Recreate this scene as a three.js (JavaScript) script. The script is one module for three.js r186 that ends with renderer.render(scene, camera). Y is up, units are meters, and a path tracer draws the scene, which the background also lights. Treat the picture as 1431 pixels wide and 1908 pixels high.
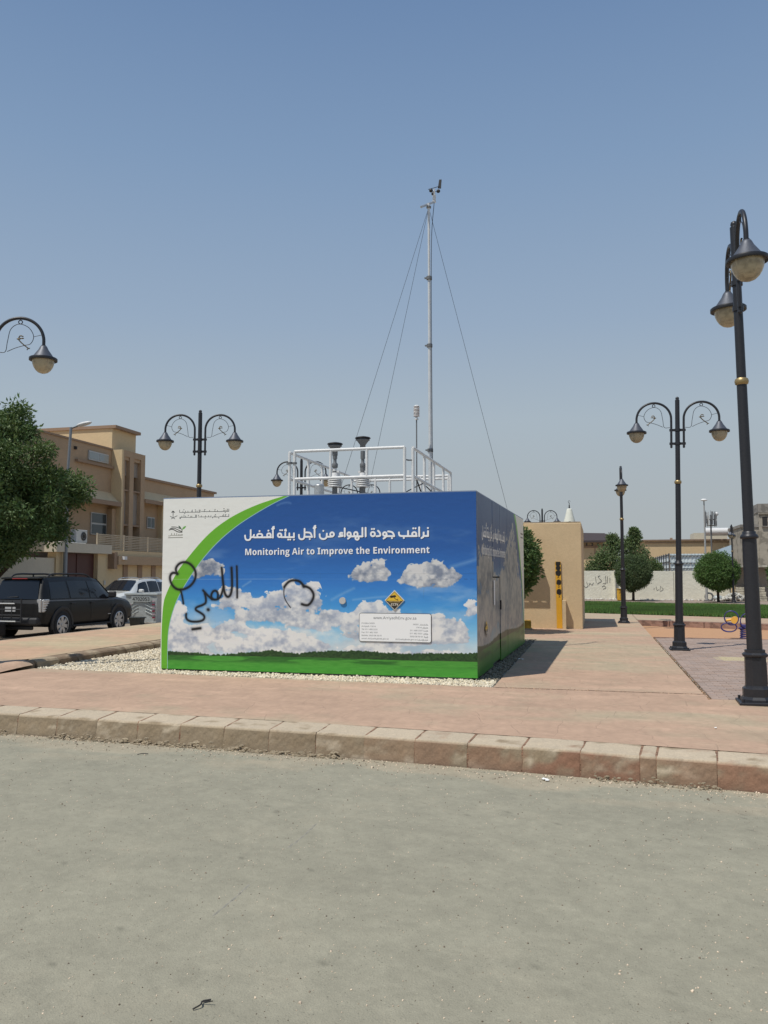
import * as THREE from 'three';
import { mergeGeometries, mergeVertices, toCreasedNormals } from 'three/addons/utils/BufferGeometryUtils.js';
import { RoundedBoxGeometry } from 'three/addons/geometries/RoundedBoxGeometry.js';

// ------------------------------------------------------------------ camera, sky, sun, exposure
const scene = new THREE.Scene();
const camera = new THREE.PerspectiveCamera(63.4, 3 / 4, 0.1, 900);
camera.position.set(0, 1.5, 0);
camera.rotation.set(THREE.MathUtils.degToRad(4.29), 0, 0);
const renderer = new THREE.WebGLRenderer({ antialias: true });
renderer.toneMapping = THREE.LinearToneMapping;
renderer.toneMappingExposure = 1.0;
renderer.shadowMap.enabled = true;

const lin = (r, g, b) => new THREE.Color().setRGB(r / 255, g / 255, b / 255, THREE.SRGBColorSpace);   // an sRGB reading as a linear colour
{ // hazy desert sky: blue overhead, pale grey towards the horizon
  const stops = [[-90, 150, 138, 122], [-3, 168, 166, 160], [0, 172, 177, 179], [4, 171, 179, 183], [10.4, 168, 182, 193], [16.9, 150, 170, 193], [26.9, 128, 154, 186], [36, 109, 137, 175], [55, 100, 127, 166], [90, 96, 121, 160]];
  const w = 64, h = 512, data = new Float32Array(w * h * 4);
  for (let j = 0; j < h; j++) {
    const e = ((j + 0.5) / h - 0.5) * 180;
    let k = 0; while (k < stops.length - 2 && e > stops[k + 1][0]) k++;
    const a = stops[k], b = stops[k + 1], t = (e - a[0]) / (b[0] - a[0]);
    const ca = lin(a[1], a[2], a[3]), cb = lin(b[1], b[2], b[3]); ca.lerp(cb, THREE.MathUtils.clamp(t, 0, 1));
    for (let i = 0; i < w; i++) { const o = (j * w + i) * 4; data[o] = ca.r; data[o + 1] = ca.g; data[o + 2] = ca.b; data[o + 3] = 1; }
  }
  const sky = new THREE.DataTexture(data, w, h, THREE.RGBAFormat, THREE.FloatType);
  sky.mapping = THREE.EquirectangularReflectionMapping; sky.magFilter = sky.minFilter = THREE.LinearFilter; sky.wrapS = THREE.RepeatWrapping; sky.needsUpdate = true;
  scene.background = sky; scene.environment = sky;
}
const sun = new THREE.DirectionalLight(new THREE.Color(1, 0.955, 0.87), 3.7);
{
  const el = THREE.MathUtils.degToRad(62.5), hx = -0.8, hz = 0.6, c = Math.cos(el);
  sun.position.set(hx * c * 60, Math.sin(el) * 60, -14 + hz * c * 60); sun.target.position.set(0, 0, -14);
  sun.castShadow = true; sun.shadow.mapSize.set(2048, 2048);
  Object.assign(sun.shadow.camera, { left: -40, right: 40, top: 45, bottom: -45, near: 1, far: 160 });
  scene.add(sun, sun.target);
}

// ------------------------------------------------------------------ helpers
const YAW = THREE.MathUtils.degToRad(14.3), CU = Math.cos(YAW), SU = Math.sin(YAW), OX = 1.3257, OZ = -11.883;
// the street grid: u runs along the front of the station to the right, v away from the road; the origin is the station's front right corner
const W = (u, v, y = 0) => new THREE.Vector3(OX + u * CU + v * SU, y, OZ + u * SU - v * CU);
const R = THREE.MathUtils.degToRad;
function rng(a) { return () => { a = (a + 0x6d2b79f5) | 0; let t = Math.imul(a ^ (a >>> 15), 1 | a); t = (t + Math.imul(t ^ (t >>> 7), 61 | t)) ^ t; return ((t ^ (t >>> 14)) >>> 0) / 4294967296; }; }
const used = new Map();
function numbered(n) { const k = used.get(n) ?? 0; used.set(n, k + 1); return k ? n + '_' + String(k).padStart(3, '0') : n; }
function tag(o, label, category, group, kind) {
  if (label) o.userData.label = label;
  if (category) o.userData.category = category;
  if (group) o.userData.group = group;
  if (kind) o.userData.kind = kind;
  return o;
}
function thing(name, label, category, [u, v, y = 0], turn = 0, group) {
  const g = new THREE.Group(); g.name = numbered(name); g.position.copy(W(u, v, y)); g.rotation.y = -YAW + turn; scene.add(g);
  return tag(g, label, category, group);
}
function dup(root, label, [u, v, y = 0], turn = 0, scale = 1) {
  const c = root.clone(); c.name = numbered(root.name.replace(/_\d{3}$/, '')); c.userData = { ...root.userData, label }; c.position.copy(W(u, v, y)); c.rotation.set(0, -YAW + turn, 0); c.scale.setScalar(scale); scene.add(c); return c;
}
function metric(g) { // uv in metres, box projected
  const p = g.attributes.position, n = g.attributes.normal, uv = new Float32Array(p.count * 2);
  for (let i = 0; i < p.count; i++) {
    const ax = Math.abs(n.getX(i)), ay = Math.abs(n.getY(i)), az = Math.abs(n.getZ(i));
    let a, b; if (ay >= ax && ay >= az) { a = p.getX(i); b = p.getZ(i); } else if (ax >= az) { a = p.getZ(i); b = p.getY(i); } else { a = p.getX(i); b = p.getY(i); }
    uv[2 * i] = a; uv[2 * i + 1] = b;
  }
  g.setAttribute('uv', new THREE.BufferAttribute(uv, 2)); return g;
}
function join(geos) {
  const list = [].concat(geos).map((g) => { g = g.index ? g.toNonIndexed() : g.clone(); for (const k of Object.keys(g.attributes)) if (!['position', 'normal'].includes(k)) g.deleteAttribute(k); g.morphAttributes = {}; return g; });
  return metric(list.length > 1 ? mergeGeometries(list) : list[0]);
}
function put(name, geo, mat, parent) {
  const m = new THREE.Mesh(geo, mat); m.castShadow = m.receiveShadow = true;
  if (parent) { m.name = name; parent.add(m); } else { m.name = numbered(name); scene.add(m); }
  return m;
}
const part = (name, geos, mat, parent) => put(name, join(geos), mat, parent);
const M4 = (x, y, z, rx = 0, ry = 0, rz = 0) => new THREE.Matrix4().compose(new THREE.Vector3(x, y, z), new THREE.Quaternion().setFromEuler(new THREE.Euler(rx, ry, rz)), new THREE.Vector3(1, 1, 1));
const box = (w, h, d, x = 0, y = 0, z = 0, rx = 0, ry = 0, rz = 0) => new THREE.BoxGeometry(w, h, d).applyMatrix4(M4(x, y, z, rx, ry, rz));
const rbox = (w, h, d, r, x = 0, y = 0, z = 0, rx = 0, ry = 0, rz = 0) => new RoundedBoxGeometry(w, h, d, 2, Math.min(r, w / 2.01, h / 2.01, d / 2.01)).applyMatrix4(M4(x, y, z, rx, ry, rz));
const cyl = (r0, r1, h, x = 0, y = 0, z = 0, seg = 16, rx = 0, ry = 0, rz = 0) => new THREE.CylinderGeometry(r1, r0, h, seg).applyMatrix4(M4(x, y, z, rx, ry, rz));
const lathe = (pts, seg = 24) => new THREE.LatheGeometry(pts.map((p) => new THREE.Vector2(p[0], p[1])), seg);
const V3 = (p) => (p.isVector3 ? p : new THREE.Vector3(...p));
function tube(pts, r, seg = 0, radial = 8, closed = false) {
  const c = new THREE.CatmullRomCurve3(pts.map(V3), closed, 'centripetal');
  return new THREE.TubeGeometry(c, seg || pts.length * 6, r, radial, closed);
}
function rod(a, b, r, seg = 8) { // straight bar between two points
  a = V3(a); b = V3(b); const d = b.clone().sub(a), g = new THREE.CylinderGeometry(r, r, d.length(), seg);
  return g.applyQuaternion(new THREE.Quaternion().setFromUnitVectors(new THREE.Vector3(0, 1, 0), d.clone().normalize())).translate((a.x + b.x) / 2, (a.y + b.y) / 2, (a.z + b.z) / 2);
}
function extrude(pts, depth, bevel = 0) {
  const g = new THREE.ExtrudeGeometry(new THREE.Shape(pts.map((p) => new THREE.Vector2(...p))), { depth, bevelEnabled: bevel > 0, bevelSize: bevel, bevelThickness: bevel, bevelSegments: 2, steps: 1 });
  return g;
}
const move = (g, x, y, z, rx = 0, ry = 0, rz = 0) => g.applyMatrix4(M4(x, y, z, rx, ry, rz));

// ------------------------------------------------------------------ noise and textures
const tab = (() => { const r = rng(7), a = new Float32Array(65536); for (let i = 0; i < 65536; i++) a[i] = r(); return a; })();
function vn(x, y, px, py, s) { // value noise on a lattice that repeats every px, py cells
  const xi = Math.floor(x), yi = Math.floor(y), fx = x - xi, fy = y - yi, u = fx * fx * (3 - 2 * fx), w = fy * fy * (3 - 2 * fy);
  const m = (a, p) => ((a % p) + p) % p, h = (a, b) => tab[(m(a, px) * 157 + m(b, py) * 311 + s * 1013 + ((m(a, px) * m(b, py) * 7) | 0)) & 65535];
  const a = h(xi, yi), b = h(xi + 1, yi), c = h(xi, yi + 1), d = h(xi + 1, yi + 1);
  return a + (b - a) * u + (c - a) * w + (a - b - c + d) * u * w;
}
function fbm(x, y, oct = 5, s = 1, per = 4096) { let v = 0, a = 0.5, t = 0, f = 1; for (let i = 0; i < oct; i++) { v += a * vn(x * f, y * f, per * f, per * f, s + i); t += a; a *= 0.5; f *= 2; } return v / t; }
const cl = THREE.MathUtils.clamp, ss = (x, a, b) => THREE.MathUtils.smoothstep(x, a, b), mix = (a, b, t) => a + (b - a) * t;
function tex(n, m, fn, srgb) { // fn(x, y) in 0..1 -> grey or [r, g, b] in 0..1
  const d = new Uint8Array(n * m * 4);
  for (let j = 0; j < m; j++) for (let i = 0; i < n; i++) {
    const v = fn(i / n, j / m), o = (j * n + i) * 4;
    if (typeof v === 'number') d[o] = d[o + 1] = d[o + 2] = cl(v, 0, 1) * 255; else { d[o] = cl(v[0], 0, 1) * 255; d[o + 1] = cl(v[1], 0, 1) * 255; d[o + 2] = cl(v[2], 0, 1) * 255; }
    d[o + 3] = 255;
  }
  const t = new THREE.DataTexture(d, n, m, THREE.RGBAFormat); t.wrapS = t.wrapT = THREE.RepeatWrapping; t.magFilter = THREE.LinearFilter; t.minFilter = THREE.LinearMipmapLinearFilter; t.generateMipmaps = true;
  if (srgb) t.colorSpace = THREE.SRGBColorSpace; t.needsUpdate = true; return t;
}
const rep = (t, m) => { const c = t.clone(); c.repeat.set(1 / m, 1 / m); c.needsUpdate = true; return c; };
function cellTex(x, y, n, s) { // distance to the border between wobbly cells, repeating n x n; returns [border, id]
  const xi = Math.floor(x * n), yi = Math.floor(y * n); let d1 = 9, d2 = 9, id = 0;
  for (let b = -1; b <= 1; b++) for (let a = -1; a <= 1; a++) {
    const cx = ((xi + a) % n + n) % n, cy = ((yi + b) % n + n) % n, hx = tab[(cx * 71 + cy * 193 + s * 37) & 65535], hy = tab[(cx * 131 + cy * 29 + s * 91 + 500) & 65535];
    const dx = xi + a + 0.15 + 0.7 * hx - x * n, dy = yi + b + 0.15 + 0.7 * hy - y * n, d = Math.hypot(dx, dy);
    if (d < d1) { d2 = d1; d1 = d; id = hx; } else if (d < d2) d2 = d;
  }
  return [d2 - d1, id];
}
const T = {};
// grey grain maps that multiply a base colour: mean near 0.9
T.grain = tex(512, 512, (x, y) => 0.86 + 0.28 * (fbm(x * 32, y * 32, 5, 3, 32) - 0.5) + 0.1 * (fbm(x * 4, y * 4, 3, 9, 4) - 0.5));
T.asphalt = tex(1024, 1024, (x, y) => { const a = vn(x * 256, y * 256, 256, 256, 11), b = vn(x * 420, y * 420, 420, 420, 12), g = 0.83 + 0.07 * (fbm(x * 6, y * 6, 5, 5, 6) - 0.5) + 0.14 * (fbm(x * 60, y * 60, 3, 6, 60) - 0.5) + 0.1 * (b - 0.5); const e = vn(x * 120, y * 120, 120, 120, 17); return g + (a > 0.9 ? 0.42 * (a - 0.9) / 0.1 : 0) - (a < 0.06 ? 0.4 : 0) + (e > 0.93 ? 0.3 * (b - 0.2) : 0) - (e < 0.03 ? 0.3 : 0); });
T.asphaltBump = tex(1024, 1024, (x, y) => { const a = vn(x * 256, y * 256, 256, 256, 11), b = vn(x * 420, y * 420, 420, 420, 12); return 0.5 + 0.3 * (a - 0.5) + 0.35 * (b - 0.5) + 0.3 * (fbm(x * 24, y * 24, 3, 8, 24) - 0.5); });
{
  const stamp = (x, y) => { const wx = x + 0.02 * (fbm(x * 12, y * 12, 3, 4, 12) - 0.5), wy = y + 0.02 * (fbm(x * 12, y * 12, 3, 6, 12) - 0.5), c = cellTex(wx, wy, 6, 2), c2 = cellTex(wx + 0.3, wy + 0.1, 12, 5); return [c[0], c2[0], fbm(x * 40, y * 16, 5, 2, 8)]; };
  T.stampBump = tex(1024, 1024, (x, y) => { const [c, c2, f] = stamp(x, y); return 0.45 + 0.5 * (fbm(x * 8, y * 8, 5, 2, 8) - 0.5) + 0.35 * (f - 0.5) - 0.34 * (1 - ss(c, 0, 0.035)) - 0.12 * (1 - ss(c2, 0, 0.03)) * (f > 0.5 ? 1 : 0); });
  T.stamp = tex(1024, 1024, (x, y) => { const [c, c2, f] = stamp(x, y); return 0.88 + 0.16 * (f - 0.5) + 0.14 * (fbm(x * 64, y * 64, 4, 14, 64) - 0.5) - 0.15 * (1 - ss(c, 0, 0.03)) * ss(f, 0.42, 0.55) - 0.07 * (1 - ss(c2, 0, 0.03)) * ss(f, 0.5, 0.6) - (vn(x * 230, y * 230, 230, 230, 21) < 0.035 ? 0.2 : 0); });
}
T.plaster = tex(512, 512, (x, y) => 0.9 + 0.13 * (fbm(x * 5, y * 5, 4, 31, 5) - 0.5) + 0.12 * (fbm(x * 60, y * 60, 3, 32, 60) - 0.5));
T.plasterBump = tex(512, 512, (x, y) => fbm(x * 48, y * 48, 4, 33, 48));
T.lump = tex(512, 512, (x, y) => fbm(x * 10, y * 10, 6, 41, 10));
T.blot = tex(512, 512, (x, y) => { const a = fbm(x * 4, y * 4, 6, 51, 4), b = fbm(x * 9, y * 9, 5, 52, 9); return 0.9 - 0.35 * ss(a, 0.52, 0.68) + 0.16 * (b - 0.5); });
T.grass = tex(512, 512, (x, y) => { const a = fbm(x * 90, y * 40, 3, 61, 8), b = fbm(x * 5, y * 5, 4, 62, 5); return 0.8 + 0.5 * (a - 0.5) + 0.3 * (b - 0.5); });

const std = (o) => new THREE.MeshStandardMaterial({ roughness: 0.85, metalness: 0, ...o });
const rgb = (r, g, b) => new THREE.Color().setRGB(r, g, b);
const M = {
  pavement: std({ color: rgb(1, 1, 1), vertexColors: true, map: rep(T.stamp, 2.6), bumpMap: rep(T.stampBump, 2.6), bumpScale: 0.009, roughness: 0.9 }),
  road: std({ color: rgb(1, 1, 1), vertexColors: true, map: rep(T.asphalt, 1.7), bumpMap: rep(T.asphaltBump, 1.7), bumpScale: 0.004, roughness: 0.92 }),
  kerb: std({ color: rgb(1, 1, 1), vertexColors: true, map: rep(T.grain, 0.35), bumpMap: rep(T.lump, 0.4), bumpScale: 0.006, roughness: 0.95 }),
  ground: std({ color: rgb(0.36, 0.29, 0.22), map: rep(T.grain, 3) }),
  paver: std({ color: rgb(1, 1, 1), vertexColors: true, map: rep(T.grain, 0.5), bumpMap: rep(T.lump, 0.3), bumpScale: 0.003, roughness: 0.9 }),
  gravelBed: std({ color: rgb(0.5, 0.46, 0.38), map: rep(T.blot, 0.25), bumpMap: rep(T.lump, 0.3), bumpScale: 0.02, roughness: 1 }),
  stone: std({ color: rgb(0.95, 0.89, 0.77), roughness: 0.9, map: rep(T.grain, 0.05) }),
  rubber: std({ color: rgb(0.58, 0.33, 0.18), map: rep(T.asphalt, 2), bumpMap: rep(T.asphaltBump, 2), bumpScale: 0.004, roughness: 1 }),
  pitWall: std({ color: rgb(0.36, 0.22, 0.17), map: rep(T.blot, 0.9), bumpMap: rep(T.lump, 0.5), bumpScale: 0.01 }),
  grassBase: std({ color: rgb(0.05, 0.105, 0.025), map: rep(T.grass, 1.5), bumpMap: rep(T.grass, 0.8), bumpScale: 0.03, roughness: 1 }),
  lamp: std({ color: rgb(0.03, 0.031, 0.037), roughness: 0.42, metalness: 0.2, map: rep(T.grain, 0.4) }),
  shade: std({ color: rgb(0.105, 0.115, 0.14), roughness: 0.5, metalness: 0.35, map: rep(T.grain, 0.3) }),
  darkGold: std({ color: rgb(0.13, 0.1, 0.055), roughness: 0.45, metalness: 0.5 }),
  gold: std({ color: rgb(0.36, 0.27, 0.13), roughness: 0.45, metalness: 0.6 }),
  globe: new THREE.MeshPhysicalMaterial({ color: rgb(0.52, 0.45, 0.31), roughness: 0.25, transmission: 0.12, thickness: 0, map: rep(T.blot, 0.6) }),
  beige: std({ color: rgb(0.66, 0.5, 0.3), map: rep(T.plaster, 2.2), bumpMap: rep(T.plasterBump, 0.7), bumpScale: 0.004 }),
  yellow: std({ color: rgb(0.72, 0.42, 0.04), map: rep(T.blot, 0.7), roughness: 0.6 }),
  white: std({ color: rgb(0.8, 0.8, 0.79), roughness: 0.45, map: rep(T.grain, 0.5) }),
  alu: std({ color: rgb(0.62, 0.64, 0.65), roughness: 0.38, metalness: 0.7, map: rep(T.grain, 0.4) }),
  greyPipe: std({ color: rgb(0.2, 0.205, 0.21), roughness: 0.5, metalness: 0.3, map: rep(T.grain, 0.4) }),
  black: std({ color: rgb(0.018, 0.018, 0.02), roughness: 0.55 }),
  wire: std({ color: rgb(0.025, 0.025, 0.03), roughness: 0.6 }),
  dark: std({ color: rgb(0.03, 0.028, 0.027), roughness: 0.8 }),
  galv: std({ color: rgb(0.5, 0.54, 0.54), roughness: 0.5, metalness: 0.3, map: rep(T.plaster, 0.8), bumpMap: rep(T.lump, 0.9), bumpScale: 0.01 }),
  villa: std({ color: rgb(0.5, 0.35, 0.22), map: rep(T.plaster, 3), bumpMap: rep(T.plasterBump, 0.8), bumpScale: 0.006 }),
  villaLight: std({ color: rgb(0.74, 0.57, 0.34), map: rep(T.plaster, 3), bumpMap: rep(T.plasterBump, 0.8), bumpScale: 0.006 }),  // lighter copy of villa; puts sunlight into the tower and bay side colour
  villaTrim: std({ color: rgb(0.36, 0.245, 0.165), map: rep(T.plaster, 2) }),
  villaGrey: std({ color: rgb(0.36, 0.31, 0.26), map: rep(T.plaster, 2), bumpMap: rep(T.plasterBump, 0.4), bumpScale: 0.006 }),
  pane: std({ color: rgb(0.06, 0.075, 0.08), roughness: 0.08, metalness: 0.1 }),
  pane2: std({ color: rgb(0.32, 0.36, 0.36), roughness: 0.12 }),
  frame: std({ color: rgb(0.5, 0.5, 0.48), roughness: 0.5, metalness: 0.2 }),
  gate: std({ color: rgb(0.1, 0.035, 0.028), roughness: 0.55, map: rep(T.grain, 0.5) }),
  slat: std({ color: rgb(0.53, 0.45, 0.33), roughness: 0.6, map: rep(T.grain, 0.7) }),
  whiteWall: std({ color: rgb(0.84, 0.82, 0.69), map: rep(T.plaster, 2.8), bumpMap: rep(T.lump, 0.9), bumpScale: 0.012, roughness: 0.95 }),
  corr: std({ color: rgb(0.76, 0.84, 0.86), roughness: 0.5, metalness: 0.1, map: rep(T.plaster, 2) }),
  roofTile: std({ color: rgb(0.06, 0.045, 0.045), roughness: 0.8, map: rep(T.plaster, 1) }),
  bark: std({ color: rgb(0.09, 0.065, 0.045), map: rep(T.blot, 0.4), bumpMap: rep(T.lump, 0.25), bumpScale: 0.02, roughness: 1 }),
  soil: std({ color: rgb(0.09, 0.06, 0.045), map: rep(T.grain, 0.5), bumpMap: rep(T.lump, 0.3), bumpScale: 0.02, roughness: 1 }),
};

// ------------------------------------------------------------------ the setting: ground, road, kerbs, pavements, lawn
const KIN = [[-60, -3.4], [-12, -3.42], [-5, -3.57], [-3.3, -3.63], [-1.77, -3.72], [-0.4, -3.82], [0.9, -3.95], [2, -4.08], [3, -4.2], [6, -4.62], [12, -5.6], [60, -14]];
const lut = (t, x) => { let k = 0; while (k < t.length - 2 && x > t[k + 1][0]) k++; return mix(t[k][1], t[k + 1][1], cl((x - t[k][0]) / (t[k + 1][0] - t[k][0]), 0, 1)); };
const kin = (u) => lut(KIN, u);
const HK = -0.23;                                                     // level of the road
const gravelEdge = (u) => -0.67 - 0.058 * (u - 0.3);
function sheet(us, vs, yf, cf) { // us: [u0, u1, cells], vs: [v0(u), v1(u), cells]
  const [u0, u1, nu] = us, [va, vb, nv] = vs, pos = [], col = [], uv = [], idx = [];
  const f = (q, u) => (typeof q === 'function' ? q(u) : q);
  for (let i = 0; i <= nu; i++) for (let j = 0; j <= nv; j++) {
    const u = mix(u0, u1, i / nu), v = mix(f(va, u), f(vb, u), j / nv), p = W(u, v, f(yf, 0) === yf ? yf : yf(u, v));
    pos.push(p.x, p.y, p.z); uv.push(u, v); if (cf) { const c = cf(u, v); col.push(c[0], c[1], c[2]); }
  }
  for (let i = 0; i < nu; i++) for (let j = 0; j < nv; j++) { const a = i * (nv + 1) + j, b = a + nv + 1; idx.push(a, b, a + 1, b, b + 1, a + 1); }
  const g = new THREE.BufferGeometry();
  g.setAttribute('position', new THREE.Float32BufferAttribute(pos, 3)); g.setAttribute('uv', new THREE.Float32BufferAttribute(uv, 2));
  if (cf) g.setAttribute('color', new THREE.Float32BufferAttribute(col, 3));
  g.setIndex(idx); g.computeVertexNormals(); return g;
}
const setting = (name, geos, mat) => tag(put(name, Array.isArray(geos) ? mergeGeometries(geos) : geos, mat), null, null, null, 'structure');
{
  const g = new THREE.PlaneGeometry(900, 900); g.rotateX(-Math.PI / 2); g.translate(0, -0.3, -200); metric(g); setting('ground', g, M.ground);
}
// dusty road: grey with sandy patches; sand gathers along the kerb, where its grain shows in the photograph
const roadCol = (u, v) => {
  const a = fbm(u * 0.35 + 9, v * 0.9 + 4, 5, 71), b = fbm(u * 1.7 + 3, v * 2.2, 5, 72), c = fbm(u * 6 + 40, v * 6 + 40, 4, 73), d = kin(u) - 0.42 - v;
  let k = 0.93 + 0.1 * (a - 0.5) + 0.07 * (b - 0.5) + 0.15 * (c - 0.5) + 0.2 * (fbm(u * 17, v * 17, 3, 79) - 0.5) + 0.07 * (fbm(u * 0.6 + 3, v * 9, 4, 80) - 0.5);
  const edge = 0.08 + 1.1 * ss(fbm(u * 0.9, v * 2.5, 5, 74), 0.3, 0.75), sand = (1 - ss(d, edge * 0.25, edge)) * 0.8 + 0.1 * ss(b, 0.5, 0.7) * ss(c, 0.45, 0.55);
  k *= 1 - 0.06 * ss(fbm(u * 2.2 + 70, v * 5 + 20, 5, 75), 0.6, 0.8) * ss(fbm(u * 20, v * 24, 4, 78), 0.3, 0.6);                                        // oil and tyre spots
  if (fbm(u * 11 + 10, v * 11 + 90, 2, 76) > 0.9) k *= 0.72;
  const s = cl(sand, 0, 1);
  return [mix(0.376, 0.47, s) * k, mix(0.352, 0.405, s) * k, mix(0.262, 0.29, s) * k];
};
setting('road', [sheet([-7, 7, 350], [-10, (u) => kin(u) - 0.405, 170], HK, roadCol), sheet([-60, -7, 30], [-30, (u) => kin(Math.max(u, -10.6)) - 0.405, 10], HK, roadCol), sheet([7, 60, 30], [-30, (u) => kin(u) - 0.405, 10], HK, roadCol),
  sheet([-7, 7, 10], [-30, -10, 10], HK, roadCol), sheet([-19.4, -10.42, 60], [-3.8, 70, 200], (u, v) => HK - 0.1 * ss(v, -3.8, 5), roadCol)], M.road);
const roadThing = (name, geo, mat, label, cat, group) => tag(put(name, geo, mat), label, cat, group);
// pinkish stamped concrete with worn, sandy areas
const paveCol = (u, v) => {
  const a = fbm(u * 0.55 + 20, v * 0.8 + 8, 5, 81), b = fbm(u * 2.6, v * 3.4, 5, 82), c = fbm(u * 11, v * 11, 3, 83), d = fbm(u * 1.2 + 50, v * 4 + 5, 5, 84);
  const pink = cl(0.5 + 2.2 * (a - 0.5) + 1.1 * (b - 0.5) + (v < -0.6 ? 0.42 - 0.06 * cl(u, -4, 4) : -0.3) + 0.35 * ss(v, -2.2, -3.6), 0, 1);
  let k = 0.97 + 0.26 * (b - 0.5) + 0.16 * (c - 0.5) + 0.1 * (d - 0.5);
  if (c > 0.78) k *= 0.88;
  if (d > 0.66) k *= 1.07;
  return [mix(0.5, 0.525, pink) * k, mix(0.41, 0.353, pink) * k, mix(0.275, 0.245, pink) * k];
};
const rampY = (u, v) => 0.13 * ss(-u, 6.95, 7.3) * ss(v, -1.6, -0.26);
setting('pavement', [
  sheet([-7.1, 0.33, 150], [(u) => kin(u) + 0.004, gravelEdge, 75], 0, paveCol),
  sheet([0.33, 2.955, 56], [(u) => kin(u) + 0.004, -0.684, 75], 0, paveCol),
  sheet([2.955, 9, 110], [(u) => kin(u) + 0.004, -1.07, 70], 0, paveCol),
  sheet([9, 40, 20], [(u) => kin(u) + 0.004, -1.07, 10], 0, paveCol),
  sheet([-10.28, -7.1, 50], [(u) => kin(u) + 0.004, (u) => -0.235 - 0.03 * (u + 7.1), 60], rampY, paveCol),
], M.pavement);
setting('path', [sheet([0.3, 2.93, 60], [-0.645, 8, 200], 0, paveCol), sheet([0.3, 2.93, 26], [8, 21, 130], 0, paveCol), sheet([-6.9, 0.3, 40], [7.7, 21, 80], 0, paveCol), sheet([2.945, 24, 60], [(u) => lut([[2.9, 17.0], [6.65, 15.6], [24, 9]], u), (u) => 21.4 - 0.43 * (u - 1.25), 20], 0, paveCol), sheet([-6.9, 2.945, 20], [21, (u) => 21.4 - 0.43 * (u - 1.25), 10], 0, paveCol)], M.pavement);
{ // side pavement along the left street, 0.13 m up
  const c = (u, v) => { const p = paveCol(u, v); return [p[0] * 1.09, p[1] * 1.06, p[2] * 0.98]; };
  setting('side_pavement', [sheet([-10.28, -7.29, 50], [(u) => -0.232 - 0.03 * (u + 7.1), 30, 300], 0.13, c)], M.pavement);
}
// gravel bed round the station: a base and a layer of white stones nobody could count
setting('gravel_bed', [sheet([-7.05, 0.28, 40], [(u) => gravelEdge(u) + 0.008, 7.66, 40], -0.02)], M.gravelBed);
function stoneGeo(seed, detail = 1) {
  let g = new THREE.IcosahedronGeometry(1, detail); g.deleteAttribute('uv'); g.deleteAttribute('normal'); g = mergeVertices(g, 1e-4); const r = rng(seed), p = g.attributes.position;
  for (let i = 0; i < p.count; i++) { const k = 0.78 + 0.4 * r(); p.setXYZ(i, p.getX(i) * k, p.getY(i) * k * 0.72, p.getZ(i) * k * 0.85); }
  g = toCreasedNormals(g, 0.5); return metric(g);
}
function scatter(name, geo, mat, n, place, cf, parent) {
  const m = new THREE.InstancedMesh(geo, mat, n), q = new THREE.Quaternion(), e = new THREE.Euler(), s = new THREE.Vector3(), p = new THREE.Vector3(), mt = new THREE.Matrix4(), c = new THREE.Color();
  let k = 0;
  for (let i = 0; i < n; i++) {
    const o = place(i); if (!o) continue;
    e.set(...(o.rot ?? [0, 0, 0])); q.setFromEuler(e); if (Array.isArray(o.s)) s.set(...o.s); else s.setScalar(o.s);
    m.setMatrixAt(k, mt.compose(p.set(o.p.x, o.p.y, o.p.z), q, s)); if (cf) { const v = cf(o); c.setRGB(v[0], v[1], v[2]); m.setColorAt(k, c); } k++;
  }
  m.count = k; m.castShadow = m.receiveShadow = true;
  if (parent) { m.name = name; parent.add(m); } else { m.name = numbered(name); scene.add(m); }
  return m;
}
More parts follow.
